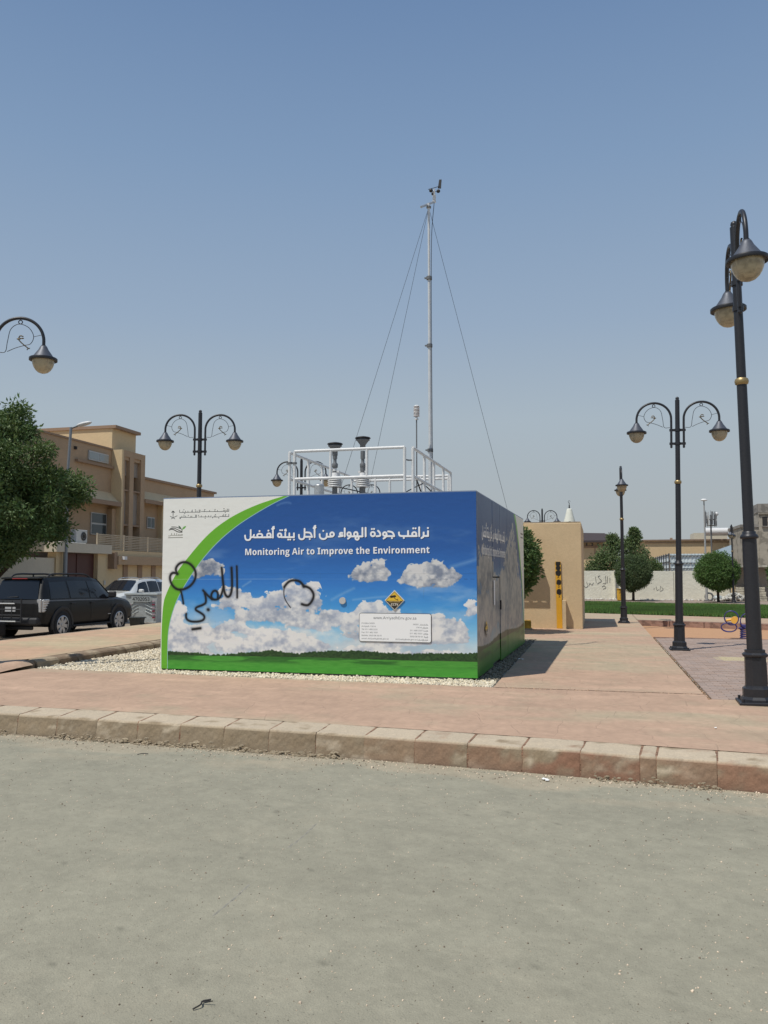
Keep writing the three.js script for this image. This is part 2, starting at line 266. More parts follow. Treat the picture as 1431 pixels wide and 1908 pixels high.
{
  const r = rng(101);
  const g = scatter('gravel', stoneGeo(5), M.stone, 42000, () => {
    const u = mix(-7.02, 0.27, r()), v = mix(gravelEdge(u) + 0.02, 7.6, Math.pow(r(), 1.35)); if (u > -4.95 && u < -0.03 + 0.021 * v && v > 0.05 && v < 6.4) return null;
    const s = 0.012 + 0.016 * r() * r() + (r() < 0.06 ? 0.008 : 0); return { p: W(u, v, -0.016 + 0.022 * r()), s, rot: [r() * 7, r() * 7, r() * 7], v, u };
  }, (o) => { const k = (0.62 + 0.42 * r()) * (o.u > -0.03 && o.v > 0 ? 0.36 : 1), w = r(); return [k, k * (0.97 - 0.05 * w), k * (0.9 - 0.14 * w)]; });  // stones along the right side darkened: the station shade is put into their colour
  tag(g, 'bed of small white gravel round the foot of the printed station', 'gravel', null, 'stuff');
  // pebbles and dirt on the road and along the kerb
  const d = scatter('pebble', stoneGeo(9), std({ color: rgb(0.5, 0.42, 0.33), roughness: 1 }), 6500, () => {
    const near = r() < 0.2, u = mix(-5.2, 4.2, r()), v = near ? kin(u) - 0.41 - 0.5 * r() * r() : mix(-9.4, kin(u) - 0.5, r()), s = (near ? 0.005 : 0.0025) + 0.006 * r() * r() * r() * (near ? 1.5 : 1);
    return { p: W(u, v, HK + s * 0.3), s, rot: [r(), r() * 7, r()] };
  }, () => { const k = r() < 0.3 ? 0.25 + 0.3 * r() : 0.8 + 0.8 * r(); return [k, k * 0.96, k * 0.92]; });
  tag(d, 'loose pebbles and grit scattered on the road below the kerb', 'pebbles', null, 'stuff');
  const jd = scatter('joint_dirt', stoneGeo(14), std({ color: rgb(0.27, 0.19, 0.13), roughness: 1 }), 700, () => { const e = r() < 0.6, t = r(), s = 0.004 + 0.014 * r() * r(), w = (r() + r() - 1); return e ? { p: W(2.95 + w * 0.02, mix(-1.1, 9, t * t), -0.004), s, rot: [r(), r() * 7, r()] } : { p: W(mix(0.4, 2.95, t), -0.665 + w * 0.022, -0.006), s, rot: [r(), r() * 7, r()] }; }, () => { const k = 0.6 + 1.6 * r() * r(); return [k, k * 0.9, k * 0.8]; });
  tag(jd, 'dark dirt and grit caught in the joints beside the path', 'dirt', null, 'stuff');
  const lumps = scatter('mortar_rubble', stoneGeo(12), std({ color: rgb(0.72, 0.6, 0.43), roughness: 1, map: rep(T.grain, 0.1), bumpMap: rep(T.lump, 0.15), bumpScale: 0.01 }), 900, () => {
    const left = r() < 0.8, u = left ? mix(-5.6, -0.7, r()) : mix(1.6, 2.6, r()), d2 = r(), s = (0.008 + 0.028 * r() * r()) * (1 - 0.5 * d2) * (left ? 1 : 0.6);
    if (left && fbm(u * 1.4, 3, 3, 91) < 0.42) return null;
    return { p: W(u, kin(u) - 0.4 - 0.1 * d2, HK + s * 0.2 + (1 - d2) * 0.07 * r() * r()), s: [s * 1.5, s * 0.8, s], rot: [0.4 * r(), -YAW + 0.6 * (r() - 0.5), 0.4 * r()] };
  }, () => { const k = 0.75 + 0.35 * r(); return [k, k * 0.97, k * 0.92]; });
  tag(lumps, 'crumbled mortar heaped at the foot of the roadside kerb', 'rubble', null, 'stuff');
}
// kerb stones: each a block of its own
function kerbStone(len, seed, prof, cf) { // profile in (out, y), length along x; local out = +z
  const r = rng(seed), N = Math.max(2, Math.round(len / 0.035)), pts = [];
  for (let i = 0; i < prof.length - 1; i++) { const a = prof[i], b = prof[i + 1], k = Math.max(1, Math.round(Math.hypot(b[0] - a[0], b[1] - a[1]) / 0.03)); for (let j = 0; j < k; j++) pts.push([mix(a[0], b[0], j / k), mix(a[1], b[1], j / k)]); }
  pts.push(prof[prof.length - 1]);
  const pos = [], col = [], idx = [], m = pts.length, ox = seed * 3.7;
  for (let i = 0; i <= N; i++) for (let j = 0; j < m; j++) {
    const e = Math.min(i, N - i), ch = e === 0 ? 0.005 : 0, x = mix(-len / 2, len / 2, i / N), n = (fbm(x * 9 + ox, pts[j][0] * 9 + pts[j][1] * 14, 4, 93) - 0.5) * 0.014 + (fbm(x * 3 + ox, pts[j][1] * 5, 3, 94) - 0.5) * 0.01;
    pos.push(x, pts[j][1] - (pts[j][0] < 0.3 ? ch : 0) + n * 0.5, pts[j][0] - ch * (pts[j][0] > 0.3 ? 1.3 : 0.2) + n); const c = cf(x + ox, pts[j], r); col.push(...c);
  }
  for (let i = 0; i < N; i++) for (let j = 0; j < m - 1; j++) { const a = i * m + j, b = a + m; idx.push(a, a + 1, b, b, a + 1, b + 1); }
  for (const i of [0, N]) { const c0 = pos.length / 3; pos.push((i ? 1 : -1) * len / 2, -0.1, 0.12); col.push(0.2, 0.14, 0.1); for (let j = 0; j < m - 1; j++) { const a = i * m + j; if (i) idx.push(a, a + 1, c0); else idx.push(a + 1, a, c0); } }
  const g = new THREE.BufferGeometry(); g.setAttribute('position', new THREE.Float32BufferAttribute(pos, 3)); g.setAttribute('color', new THREE.Float32BufferAttribute(col, 3)); g.setIndex(idx);
  const c = toCreasedNormals(g, 0.45); return metric(c);
}
{
  const kerb = new THREE.Group(); kerb.name = 'kerb'; tag(kerb, null, null, null, 'structure'); scene.add(kerb);
  const cuts = []; for (let u = -9.97; u < 1.9; u += 0.5) cuts.push(u); cuts.push(2.02, 2.15); for (let u = 2.62; u < 9; u += 0.5) cuts.push(u);
  const prof = [[-0.002, -0.001], [0.325, -0.024], [0.345, -0.045], [0.352, -0.1], [0.372, -0.25]];
  for (let i = 0; i < cuts.length - 1; i++) {
    const a = cuts[i], b = cuts[i + 1], A = W(a, kin(a)), B = W(b, kin(b)), len = A.distanceTo(B) - 0.007, r = rng(i + 300), red = 0.85 * ss(a, -2, 1) * (0.4 + r() * 0.8), tone = 0.97 + 0.06 * r();
    const cf = (x, p) => {
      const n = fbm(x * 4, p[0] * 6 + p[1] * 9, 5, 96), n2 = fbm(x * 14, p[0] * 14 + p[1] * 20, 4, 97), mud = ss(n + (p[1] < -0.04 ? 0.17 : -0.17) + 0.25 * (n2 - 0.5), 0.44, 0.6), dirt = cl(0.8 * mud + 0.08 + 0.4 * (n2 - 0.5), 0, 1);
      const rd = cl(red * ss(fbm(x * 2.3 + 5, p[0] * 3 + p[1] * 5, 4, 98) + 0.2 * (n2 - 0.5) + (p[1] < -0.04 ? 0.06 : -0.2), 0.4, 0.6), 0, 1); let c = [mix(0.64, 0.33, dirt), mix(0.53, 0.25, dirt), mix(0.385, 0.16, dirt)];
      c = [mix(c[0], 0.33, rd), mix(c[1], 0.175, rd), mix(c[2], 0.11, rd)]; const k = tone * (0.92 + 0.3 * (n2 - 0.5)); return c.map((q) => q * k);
    };
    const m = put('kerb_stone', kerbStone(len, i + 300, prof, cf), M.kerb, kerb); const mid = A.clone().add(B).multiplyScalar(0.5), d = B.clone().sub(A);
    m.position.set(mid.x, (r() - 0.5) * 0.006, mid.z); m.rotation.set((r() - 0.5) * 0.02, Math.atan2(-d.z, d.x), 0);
  }
  { // reddish mortar that fills the joints, set back from the faces
    const geos = []; for (let i = 1; i < cuts.length - 1; i++) { const p = W(cuts[i], kin(cuts[i])); geos.push(extrude([[0.0, -0.004], [0.318, -0.028], [0.336, -0.048], [0.344, -0.1], [0.362, -0.25], [0, -0.25]], 0.02).translate(0, 0, -0.01).rotateY(-Math.PI / 2).applyMatrix4(M4(p.x, 0, p.z, 0, -Math.atan2(W(cuts[i] + 0.2, kin(cuts[i] + 0.2)).z - p.z, W(cuts[i] + 0.2, kin(cuts[i] + 0.2)).x - p.x), 0))); }
    for (const g of geos) part('mortar_joint', [g], std({ color: rgb(0.33, 0.19, 0.12), map: rep(T.blot, 0.2), bumpMap: rep(T.lump, 0.1), bumpScale: 0.01, roughness: 1 }), kerb);
  }
  // kerb round the gravel bed: rises out of the front pavement and runs back along the side pavement
  const gk = new THREE.Group(); gk.name = 'garden_kerb'; tag(gk, null, null, null, 'structure'); scene.add(gk);
  const line = [[-7.62, -0.33], [-7.32, -0.30], [-7.17, -0.12]]; for (let v = 0.38; v < 8; v += 0.5) line.push([-7.12 + 0.01 * v, v]);
  const gp = [[-0.17, 0.128], [0.0, 0.122], [0.035, 0.108], [0.06, 0.08], [0.075, -0.03]];
  for (let i = 0; i < line.length - 1; i++) {
    const A = W(...line[i]), B = W(...line[i + 1]), d = B.clone().sub(A), len = d.length() - 0.008, r = rng(i + 500), tone = 0.95 + 0.1 * r();
    const cf = (x, p) => { const n = fbm(x * 4, p[0] * 6 + p[1] * 9, 5, 96), n2 = fbm(x * 14, p[0] * 14 + p[1] * 20, 4, 97), q = cl(ss(n, 0.4, 0.65) + 0.2, 0, 1), k = tone * (0.92 + 0.3 * (n2 - 0.5)); return [mix(0.5, 0.3, q) * k, mix(0.4, 0.215, q) * k, mix(0.27, 0.14, q) * k]; };
    const m = put('kerb_stone', kerbStone(len, i + 500, gp, cf), M.kerb, gk); const mid = A.clone().add(B).multiplyScalar(0.5);
    m.position.set(mid.x, i === 0 ? -0.05 : i === 1 ? -0.012 : 0, mid.z); m.rotation.set(0, Math.atan2(-d.z, d.x), i === 0 ? 0.22 : 0);
  }
  const sk = new THREE.Group(); sk.name = 'street_kerb'; tag(sk, null, null, null, 'structure'); scene.add(sk);
  part('kerb_face', [box(0.14, 0.4, 34, 0, 0, 0).applyMatrix4(M4(W(-10.35, 13.2).x, -0.075, W(-10.35, 13.2).z, 0, -YAW, 0))], std({ color: rgb(0.42, 0.33, 0.24), map: rep(T.blot, 1) }), sk);
}
// slim edging between path and pavers, and the pavers themselves
{
  const area = new THREE.Group(); area.name = 'paver_area'; tag(area, null, null, null, 'structure'); scene.add(area);
  put('sand_bed', sheet([2.96, 14, 8], [-1.05, 8.95, 8], -0.022), M.gravelBed, area);
  const r = rng(77), L = 0.2, B = 0.1, near = [], far = [];
  for (let j = 0; j < 100; j++) for (let i = 0; i < 27; i++) {
    const u = 2.98 + (i + 0.5) * L + (j % 2 ? L / 2 : 0), v = -1.02 + (j + 0.5) * B; if (u > 8.1 || v > 8.9) continue;
    (u < 2.98 + (v + 12) * 0.145 && near.length < 300 ? near : far).push([u, v, 1]); if (i === 0 && j % 2) near.length < 300 ? near.push([u - 0.75 * L, v, 0.47]) : far.push([u - 0.75 * L, v, 0.47]);
  }
  const paver = (seed) => {
    const q = rng(seed), tan = seed === 7, k = 0.82 + 0.36 * q(), w = q(), c = tan ? [0.56, 0.47, 0.29] : [mix(0.375, 0.41, w) * k, mix(0.29, 0.295, w) * k, mix(0.245, 0.232, w) * k];
    const a = L / 2 - 0.003, b = B / 2 - 0.003, e = 0.004, t = (q() - 0.5) * 0.004, pos = [[-a, -0.03, -b], [a, -0.03, -b], [a, -0.03, b], [-a, -0.03, b], [-a, -e, -b], [a, -e, -b], [a, -e, b], [-a, -e, b], [-a + e, t, -b + e], [a - e, -t, -b + e], [a - e, 0, b - e], [-a + e, 0, b - e]];
    const id = [8, 11, 10, 8, 10, 9]; for (let n = 0; n < 4; n++) { const m = (n + 1) % 4; id.push(n, n + 4, m + 4, n, m + 4, m, n + 4, n + 8, m + 8, n + 4, m + 8, m + 4); }
    const g = new THREE.BufferGeometry(); g.setAttribute('position', new THREE.Float32BufferAttribute(pos.flat(), 3)); g.setIndex(id); const f = g.toNonIndexed(); f.computeVertexNormals(); metric(f);
    f.setAttribute('color', new THREE.Float32BufferAttribute(new Array(f.attributes.position.count).fill(c).flat(), 3)); return f;
  };
  const kinds = [1, 2, 3, 4, 5, 6, 8, 9].map(paver), tanKind = paver(7), isTan = ([u, v]) => u > 3.72 && u < 4.55 && v > 3.75 && v < 4.5;
  const pick = (p) => (isTan(p) ? tanKind : kinds[Math.floor(r() * 8)]);
  for (const p of near) { const m = put('paver', pick(p), M.paver, area), w = W(p[0], p[1], (r() - 0.5) * 0.004); m.position.copy(w); m.rotation.set(0, -YAW, 0); m.scale.x = p[2]; }
  const rest = mergeGeometries(far.map((p) => { const w = W(p[0], p[1], (r() - 0.5) * 0.004); return pick(p).clone().scale(p[2], 1, 1).applyMatrix4(M4(w.x, w.y, w.z, 0, -YAW, 0)); }));
  tag(put('pavers', rest, M.paver, area), null, null, null, 'stuff');
}
// sunken play pit with rubber floor and low walls
{
  const far = (u) => lut([[2.9, 16.95], [6.65, 15.55], [24, 8.95]], u), near = (u) => 9.07 - 0.06 * (u - 2.9);
  setting('play_surface', sheet([2.95, 16, 20], [near, far, 20], -0.19), M.rubber);
  const pw = new THREE.Group(); pw.name = 'pit_wall'; tag(pw, null, null, null, 'structure'); scene.add(pw);
  for (let u = 2.95; u < 16; u += 1.0) { const A = W(u, far(u)), B = W(u + 1.0, far(u + 1.0)), d = B.clone().sub(A), m = A.clone().add(B).multiplyScalar(0.5); const w = part('wall_stone', rbox(d.length() - 0.012, 0.34, 0.2, 0.012), M.pitWall, pw); w.position.set(m.x, -0.175, m.z); w.rotation.y = Math.atan2(-d.z, d.x); }
  { const A = W(2.95, near(2.95)), B = W(16, near(16)), d = B.clone().sub(A), m = A.clone().add(B).multiplyScalar(0.5), w = part('edging', rbox(d.length(), 0.3, 0.07, 0.01), M.pitWall, pw); w.position.set(m.x, -0.142, m.z); w.rotation.y = Math.atan2(-d.z, d.x); }
}
// lawn with grass tufts, and a far pavement behind it
{
  const near = (u) => 21.45 - 0.43 * (u - 1.25), far = (u) => 32.6 - 0.43 * (u - 1.13);
  setting('lawn', sheet([-8, 26, 30], [near, far, 12], 0.012), M.grassBase);
  const blade = new THREE.BufferGeometry(); { const p = [], r = rng(3); for (let i = 0; i < 9; i++) { const a = r() * 6.28, x = (r() - 0.5) * 0.14, z = (r() - 0.5) * 0.14, h = 0.05 + 0.05 * r(), c = Math.cos(a) * 0.012, s = Math.sin(a) * 0.012; p.push(x - c, 0, z - s, x + c, 0, z + s, x + (r() - 0.5) * 0.06, h, z + (r() - 0.5) * 0.06); } blade.setAttribute('position', new THREE.Float32BufferAttribute(p, 3)); blade.computeVertexNormals(); metric(blade); }
  const r = rng(31), gm = std({ color: rgb(0.082, 0.17, 0.042), roughness: 0.9, side: THREE.DoubleSide });
  const t = scatter('grass', blade, gm, 26000, () => { const u = mix(0.5, 12, r()), v = mix(near(u) + 0.05, far(u) - 0.05, r()), n = fbm(u * 0.6, v * 0.5, 3, 66); return { p: W(u, v, 0.01), s: [1 + r(), 0.6 + 1.1 * r() * (0.5 + n), 1 + r()], rot: [0, r() * 7, 0], n }; }, (o) => { const k = 0.6 + 0.8 * o.n * (0.7 + 0.6 * r()), y = r() < 0.12 ? 1.5 : 1; return [k * y, k, k * 0.8]; });
  tag(t, 'strip of green lawn grass between the play pit and the white wall', 'grass', null, 'stuff');
  setting('far_pavement', sheet([-8, 26, 40], [(u) => far(u) + 0.01, 44, 14], 0.004, (u, v) => { const k = 0.86 + 0.3 * (fbm(u, v, 4, 67) - 0.5); return [0.40 * k, 0.31 * k, 0.25 * k]; }), M.pavement);
  setting('far_side_pavement', sheet([-22.95, -19.42, 4], [-30, 75, 30], -0.1, (u, v) => { const k = 0.86 + 0.3 * (fbm(u, v, 4, 67) - 0.5); return [0.40 * k, 0.33 * k, 0.25 * k]; }), M.pavement);
}
{ // raised seam in the road surface, and small litter
  const g = []; const r = rng(8); for (let v = -9.6; v < -6.2; v += 0.09) { if (fbm(v * 1.7, 1, 3, 99) < 0.42) continue; const u = -0.26 + 0.05 * (fbm(v * 2, 5, 3, 98) - 0.5), p = W(u, v); g.push(new THREE.ConeGeometry(0.012, 0.012, 5).scale(1, 0.55, 5.5).applyMatrix4(M4(p.x, HK + 0.002, p.z, 0, -YAW + 0.1 * (r() - 0.5), 0))); }
  setting('road_seam', join(g), std({ color: rgb(0.34, 0.32, 0.26), roughness: 1, map: rep(T.asphalt, 1) }));
  const tw = (u, v, l, a, label) => { const p = W(u, v, HK + 0.006); const t = tag(put('twig', join([tube([[-l, 0, 0], [-l * 0.3, 0.008, 0.012], [l * 0.3, 0.004, -0.006], [l, 0.002, 0.01]], 0.0035, 16, 6), rod([0.2 * l, 0.005, 0], [0.6 * l, 0.012, 0.04], 0.0022, 5)]), M.dark), label, 'twig'); t.position.copy(p); t.rotation.y = a; };
  tw(0.08, -8.66, 0.045, 1.0, 'thin dark twig lying on the road at the bottom of the picture');
  tw(-2.6, -4.55, 0.05, 0.3, 'short dark twig on the road under the left part of the kerb');
  const paper = (u, v, y, s, label) => { const g2 = new THREE.PlaneGeometry(s, s * 0.6, 5, 4); g2.rotateX(-Math.PI / 2); const p = g2.attributes.position, q = rng(u * 100 | 0); for (let i = 0; i < p.count; i++) p.setY(i, 0.008 + q() * s * 0.22); const e = g2.toNonIndexed(); e.computeVertexNormals(); const m = tag(put('paper_scrap', metric(e), std({ color: rgb(0.8, 0.8, 0.78), side: THREE.DoubleSide })), label, 'litter'); m.position.copy(W(u, v, y)); m.rotation.y = s * 30; };
  paper(1.21, -4.62, HK, 0.065, 'crumpled white paper scrap on the road below the kerb');
  paper(0.35, 3.0, 0, 0.09, 'small white scrap lying in the shadow beside the station');
  paper(2.75, -3.1, 0, 0.035, 'tiny pale scrap on the pavement near the big lamp post');
}

// ------------------------------------------------------------------ the printed station
function homography(src, dst) { // 3x3 that takes four points to four others
  const A = [], b = [];
  for (let i = 0; i < 4; i++) { const [x, y] = src[i], [s, t] = dst[i]; A.push([x, y, 1, 0, 0, 0, -x * s, -y * s]); b.push(s); A.push([0, 0, 0, x, y, 1, -x * t, -y * t]); b.push(t); }
  for (let i = 0; i < 8; i++) { let p = i; for (let j = i + 1; j < 8; j++) if (Math.abs(A[j][i]) > Math.abs(A[p][i])) p = j; [A[i], A[p]] = [A[p], A[i]];[b[i], b[p]] = [b[p], b[i]]; for (let j = 0; j < 8; j++) if (j !== i) { const f = A[j][i] / A[i][i]; for (let k = i; k < 8; k++) A[j][k] -= f * A[i][k]; b[j] -= f * b[i]; } }
  const h = b.map((v, i) => v / A[i][i]); return (x, y) => { const w = h[6] * x + h[7] * y + 1; return [(h[0] * x + h[1] * y + h[2]) / w, (h[3] * x + h[4] * y + h[5]) / w]; };
}
const PW = 4.98, PH = 2.66, PY = 0.03, SL = 6.4;
const CW = 2048, CH = Math.round(CW * PH / PW);
// where features of the print sit, measured on a straightened view of the front: (x, y) of the reading -> canvas
const HF = homography([[308, 925], [889, 913], [890, 1267], [300, 1248]], [[0, 0], [1, 0], [1, 1], [0, 1]]);
const fp = (x, y) => { const [s, t] = HF(x, y); return [s * CW, t * CH]; };
const SUNP = 1.16;                                                     // ink strength of the vinyl
function pictureData(w, h, clouds, base, seed, treeTop, grassTop) { // printed landscape: sky, clouds, trees, meadow; coordinates in units of the print's height
  const d = new Uint8ClampedArray(w * h * 4), asp = w / h;
  const sky = [[0, 40, 84, 150], [0.3, 44, 94, 164], [0.5, 56, 124, 200], [0.62, 70, 150, 216], [0.74, 120, 186, 226], [0.86, 205, 226, 232], [1, 215, 230, 235]];
  for (let j = 0; j < h; j++) for (let i = 0; i < w; i++) {
    const x = i / w * asp, y = j / h, o = (j * w + i) * 4; let k = 0; while (k < sky.length - 2 && y > sky[k + 1][0]) k++;
    const a = sky[k], b = sky[k + 1], t = cl((y - a[0]) / (b[0] - a[0]), 0, 1); let c = [mix(a[1], b[1], t), mix(a[2], b[2], t), mix(a[3], b[3], t)];
    const n = fbm(x * 7 + seed, y * 8, 6, 111), n2 = fbm(x * 18 + seed, y * 22, 5, 112), wx = fbm(x * 3 + seed + 7, y * 9, 5, 113), n3 = fbm(x * 46 + seed, y * 54, 4, 115);
    // wisps
    const wisp = ss(wx, 0.56, 0.78) * (0.25 + 0.5 * ss(y, 0.2, 0.6)); c = c.map((q, m) => mix(q, [190, 205, 225][m], wisp * 0.55));
    // the pale bank low in the sky
    const bank = ss(y + 0.28 * (n - 0.5) + 0.1 * (n2 - 0.5), 0.69, 0.82); if (bank > 0) { const s = 0.5 + 1.8 * (fbm(x * 6 + seed + 3, y * 13, 5, 114) - 0.5) + 0.9 * (n2 - 0.5); const cc = [mix(168, 228, cl(s, 0, 1)), mix(190, 230, cl(s, 0, 1)), mix(206, 228, cl(s, 0, 1))]; c = c.map((q, m) => mix(q, cc[m], bank * 0.9)); }
    let f = 0, fy = 0, fd = 0; // soft clumps that merge
    for (const [cx, cy, rx, ry, dark, flat] of clouds) { const dx = (x - cx) / rx, dy = (y - cy) / (y > cy ? ry * flat : ry), r2 = dx * dx + dy * dy; if (r2 > 2.6) continue; const g = (1 - r2 / 2.6) ** 2; f += g; fy += g * dy; fd += g * dark; }
    if (f > 0.02) {
      const dy = fy / f, dark = fd / f, den = ss(f + 1.3 * (n - 0.5) + 1.25 * (n2 - 0.5) + 0.75 * (n3 - 0.5), 0.33, 0.46 + 0.3 * Math.max(0, dy));
      const light = cl(0.64 - 0.42 * dy + 1.3 * (n - 0.5) + 1.9 * (n2 - 0.5) + 1.2 * (n3 - 0.5), 0, 1), hi = mix(234, 206, dark), lo = mix(178, 104, dark), cc = [mix(lo, hi, light), mix(lo + 8, hi - 1, light), mix(lo + 24, hi - 4, light)];
      c = c.map((q, m) => mix(q, cc[m], den * 0.96));
    }
    const gt = grassTop(x), tt = treeTop(x) - 0.014 * (fbm(x * 60, 2, 4, 116) - 0.3) - 0.01 * (fbm(x * 200, 4, 2, 117) - 0.5);
    if (y > tt && y < gt + 0.003) { const q = fbm(x * 90, y * 130, 4, 118); c = [26 + 42 * q, 48 + 50 * q, 28 + 24 * q]; }
    if (y > gt) { const g = (y - gt) / (1 - gt), q = fbm(x * 26, y * 180, 4, 119), z = fbm(x * 3, y * 30, 4, 120); const dk = ss(z, 0.5, 0.62) * (1 - ss(g, 0.25, 0.5)); c = [66 + 24 * q - 22 * dk, 138 + 20 * q - 40 * dk + 14 * g, 52 + 14 * q - 12 * dk]; }
    d[o] = c[0] * base; d[o + 1] = c[1] * base; d[o + 2] = c[2] * base; d[o + 3] = 255;
  }
  return d;
}
function picture(w, h, ...a) { const c = document.createElement('canvas'); c.width = w; c.height = h; c.getContext('2d').putImageData(new ImageData(pictureData(w, h, ...a), w, h), 0, 0); return c; }
function stroke(ctx, pts, width, col, conv = (x, y) => [x, y]) { // smooth pen line
  const p = pts.map((q) => conv(q[0], q[1])); ctx.strokeStyle = col; ctx.lineWidth = width; ctx.lineCap = ctx.lineJoin = 'round'; ctx.beginPath(); ctx.moveTo(...p[0]);
  if (p.length === 2) ctx.lineTo(...p[1]); else { for (let i = 1; i < p.length - 1; i++) { const e = i === p.length - 2 ? p[i + 1] : [(p[i][0] + p[i + 1][0]) / 2, (p[i][1] + p[i + 1][1]) / 2]; ctx.quadraticCurveTo(p[i][0], p[i][1], e[0], e[1]); } }
  ctx.stroke();
}
const ringPts = (x, y, rx, ry, n = 14) => Array.from({ length: n + 2 }, (_, i) => [x + rx * Math.cos(i / n * 6.283), y + ry * Math.sin(i / n * 6.283)]);
// the Arabic headline, letter by letter as pen strokes on the grid of two enlargements (left half, right half)
const HEAD_L = [[[158, 115], [158, 215], [150, 250], [125, 264], [95, 260], [78, 238], [76, 195]], [[160, 222], [200, 222], [205, 185]], [[205, 222], [250, 222], [452, 222]], ringPts(288, 195, 38, 27), ringPts(420, 190, 27, 27), [[284, 130], [287, 130]], [[412, 124], [415, 124]], [[478, 108], [478, 226]], [[492, 68], [476, 72], [482, 86], [494, 88]], [[466, 97], [494, 92]],
  ringPts(575, 192, 27, 28), [[582, 118], [584, 118]], [[610, 118], [612, 118]], [[600, 220], [700, 221], [782, 221]], [[657, 155], [657, 220]], [[664, 108], [650, 114], [656, 126], [668, 126]], [[715, 165], [715, 220]], [[697, 256], [699, 256]], [[726, 256], [728, 256]], [[781, 165], [781, 220]], [[781, 257], [783, 257]],
  [[935, 100], [935, 205], [925, 242], [895, 256], [865, 246], [852, 220], [853, 188]], [[937, 216], [1042, 218]], [[955, 152], [1005, 152], [1030, 172], [1040, 215]], [[1007, 249], [1009, 249]], [[1078, 98], [1078, 222]], [[1090, 56], [1073, 62], [1080, 76], [1092, 78]], [[1064, 88], [1092, 82]],
  [[1255, 172], [1254, 215], [1238, 244], [1200, 253], [1166, 240], [1150, 212], [1152, 180]], [[1203, 130], [1205, 130]], [[1256, 217], [1310, 217], [1338, 212]], ringPts(1330, 182, 27, 30)];
const HEAD_R = [[[124, 162], [98, 156], [84, 178], [100, 194], [124, 192]], [[74, 213], [128, 206]], [[158, 95], [158, 213]], ringPts(220, 180, 25, 28), [[246, 185], [246, 220], [205, 245]], [[248, 213], [414, 213]], ringPts(318, 180, 26, 32), ringPts(335, 238, 24, 24), [[412, 90], [412, 213]], [[458, 88], [458, 213]],
  ringPts(562, 180, 30, 32), [[547, 105], [549, 105]], [[578, 105], [580, 105]], [[636, 132], [660, 152], [672, 190], [658, 211], [614, 211]], ringPts(733, 180, 25, 27), [[760, 185], [760, 220], [715, 245]], [[780, 142], [830, 146], [858, 172], [868, 210]], [[764, 211], [868, 211]], [[834, 240], [836, 240]],
  [[936, 158], [936, 190], [955, 210], [1010, 212], [1068, 211], [1190, 211]], [[1067, 138], [1067, 211]], [[1004, 238], [1006, 238]], ringPts(1155, 182, 30, 29), [[1140, 98], [1142, 98]], [[1172, 98], [1174, 98]], [[1226, 84], [1226, 211]], [[1290, 160], [1290, 205], [1280, 230], [1258, 240]], [[1290, 210], [1352, 210]], [[1352, 140], [1352, 210]], [[1350, 94], [1352, 94]]];
function headline(ctx, conv, w) {
  for (const [off, set] of [[450, HEAD_L], [625, HEAD_R]]) for (const pass of [1, 0]) for (const s of set) stroke(ctx, s, w, pass ? 'rgba(20,25,50,.75)' : '#eef1f4', (x, y) => { const p = conv(off + x / 7.735, 970 + y / 7.735); return [p[0] + pass * w * 0.35, p[1] + pass * w * 0.35]; });
}
function lineText(ctx, str, font, a, b, col, shadow) { // text fitted between two canvas points on its base line
  ctx.save(); ctx.font = font; const w = ctx.measureText(str).width, d = Math.hypot(b[0] - a[0], b[1] - a[1]); ctx.translate(...a); ctx.rotate(Math.atan2(b[1] - a[1], b[0] - a[0])); ctx.scale(d / w, 1);
  if (shadow) { ctx.fillStyle = shadow; ctx.fillText(str, 4, 4); } ctx.fillStyle = col; ctx.fillText(str, 0, 0); ctx.restore();
}
const canvasTex = (c) => { const t = new THREE.CanvasTexture(c); t.colorSpace = THREE.SRGBColorSpace; t.anisotropy = 8; return t; };
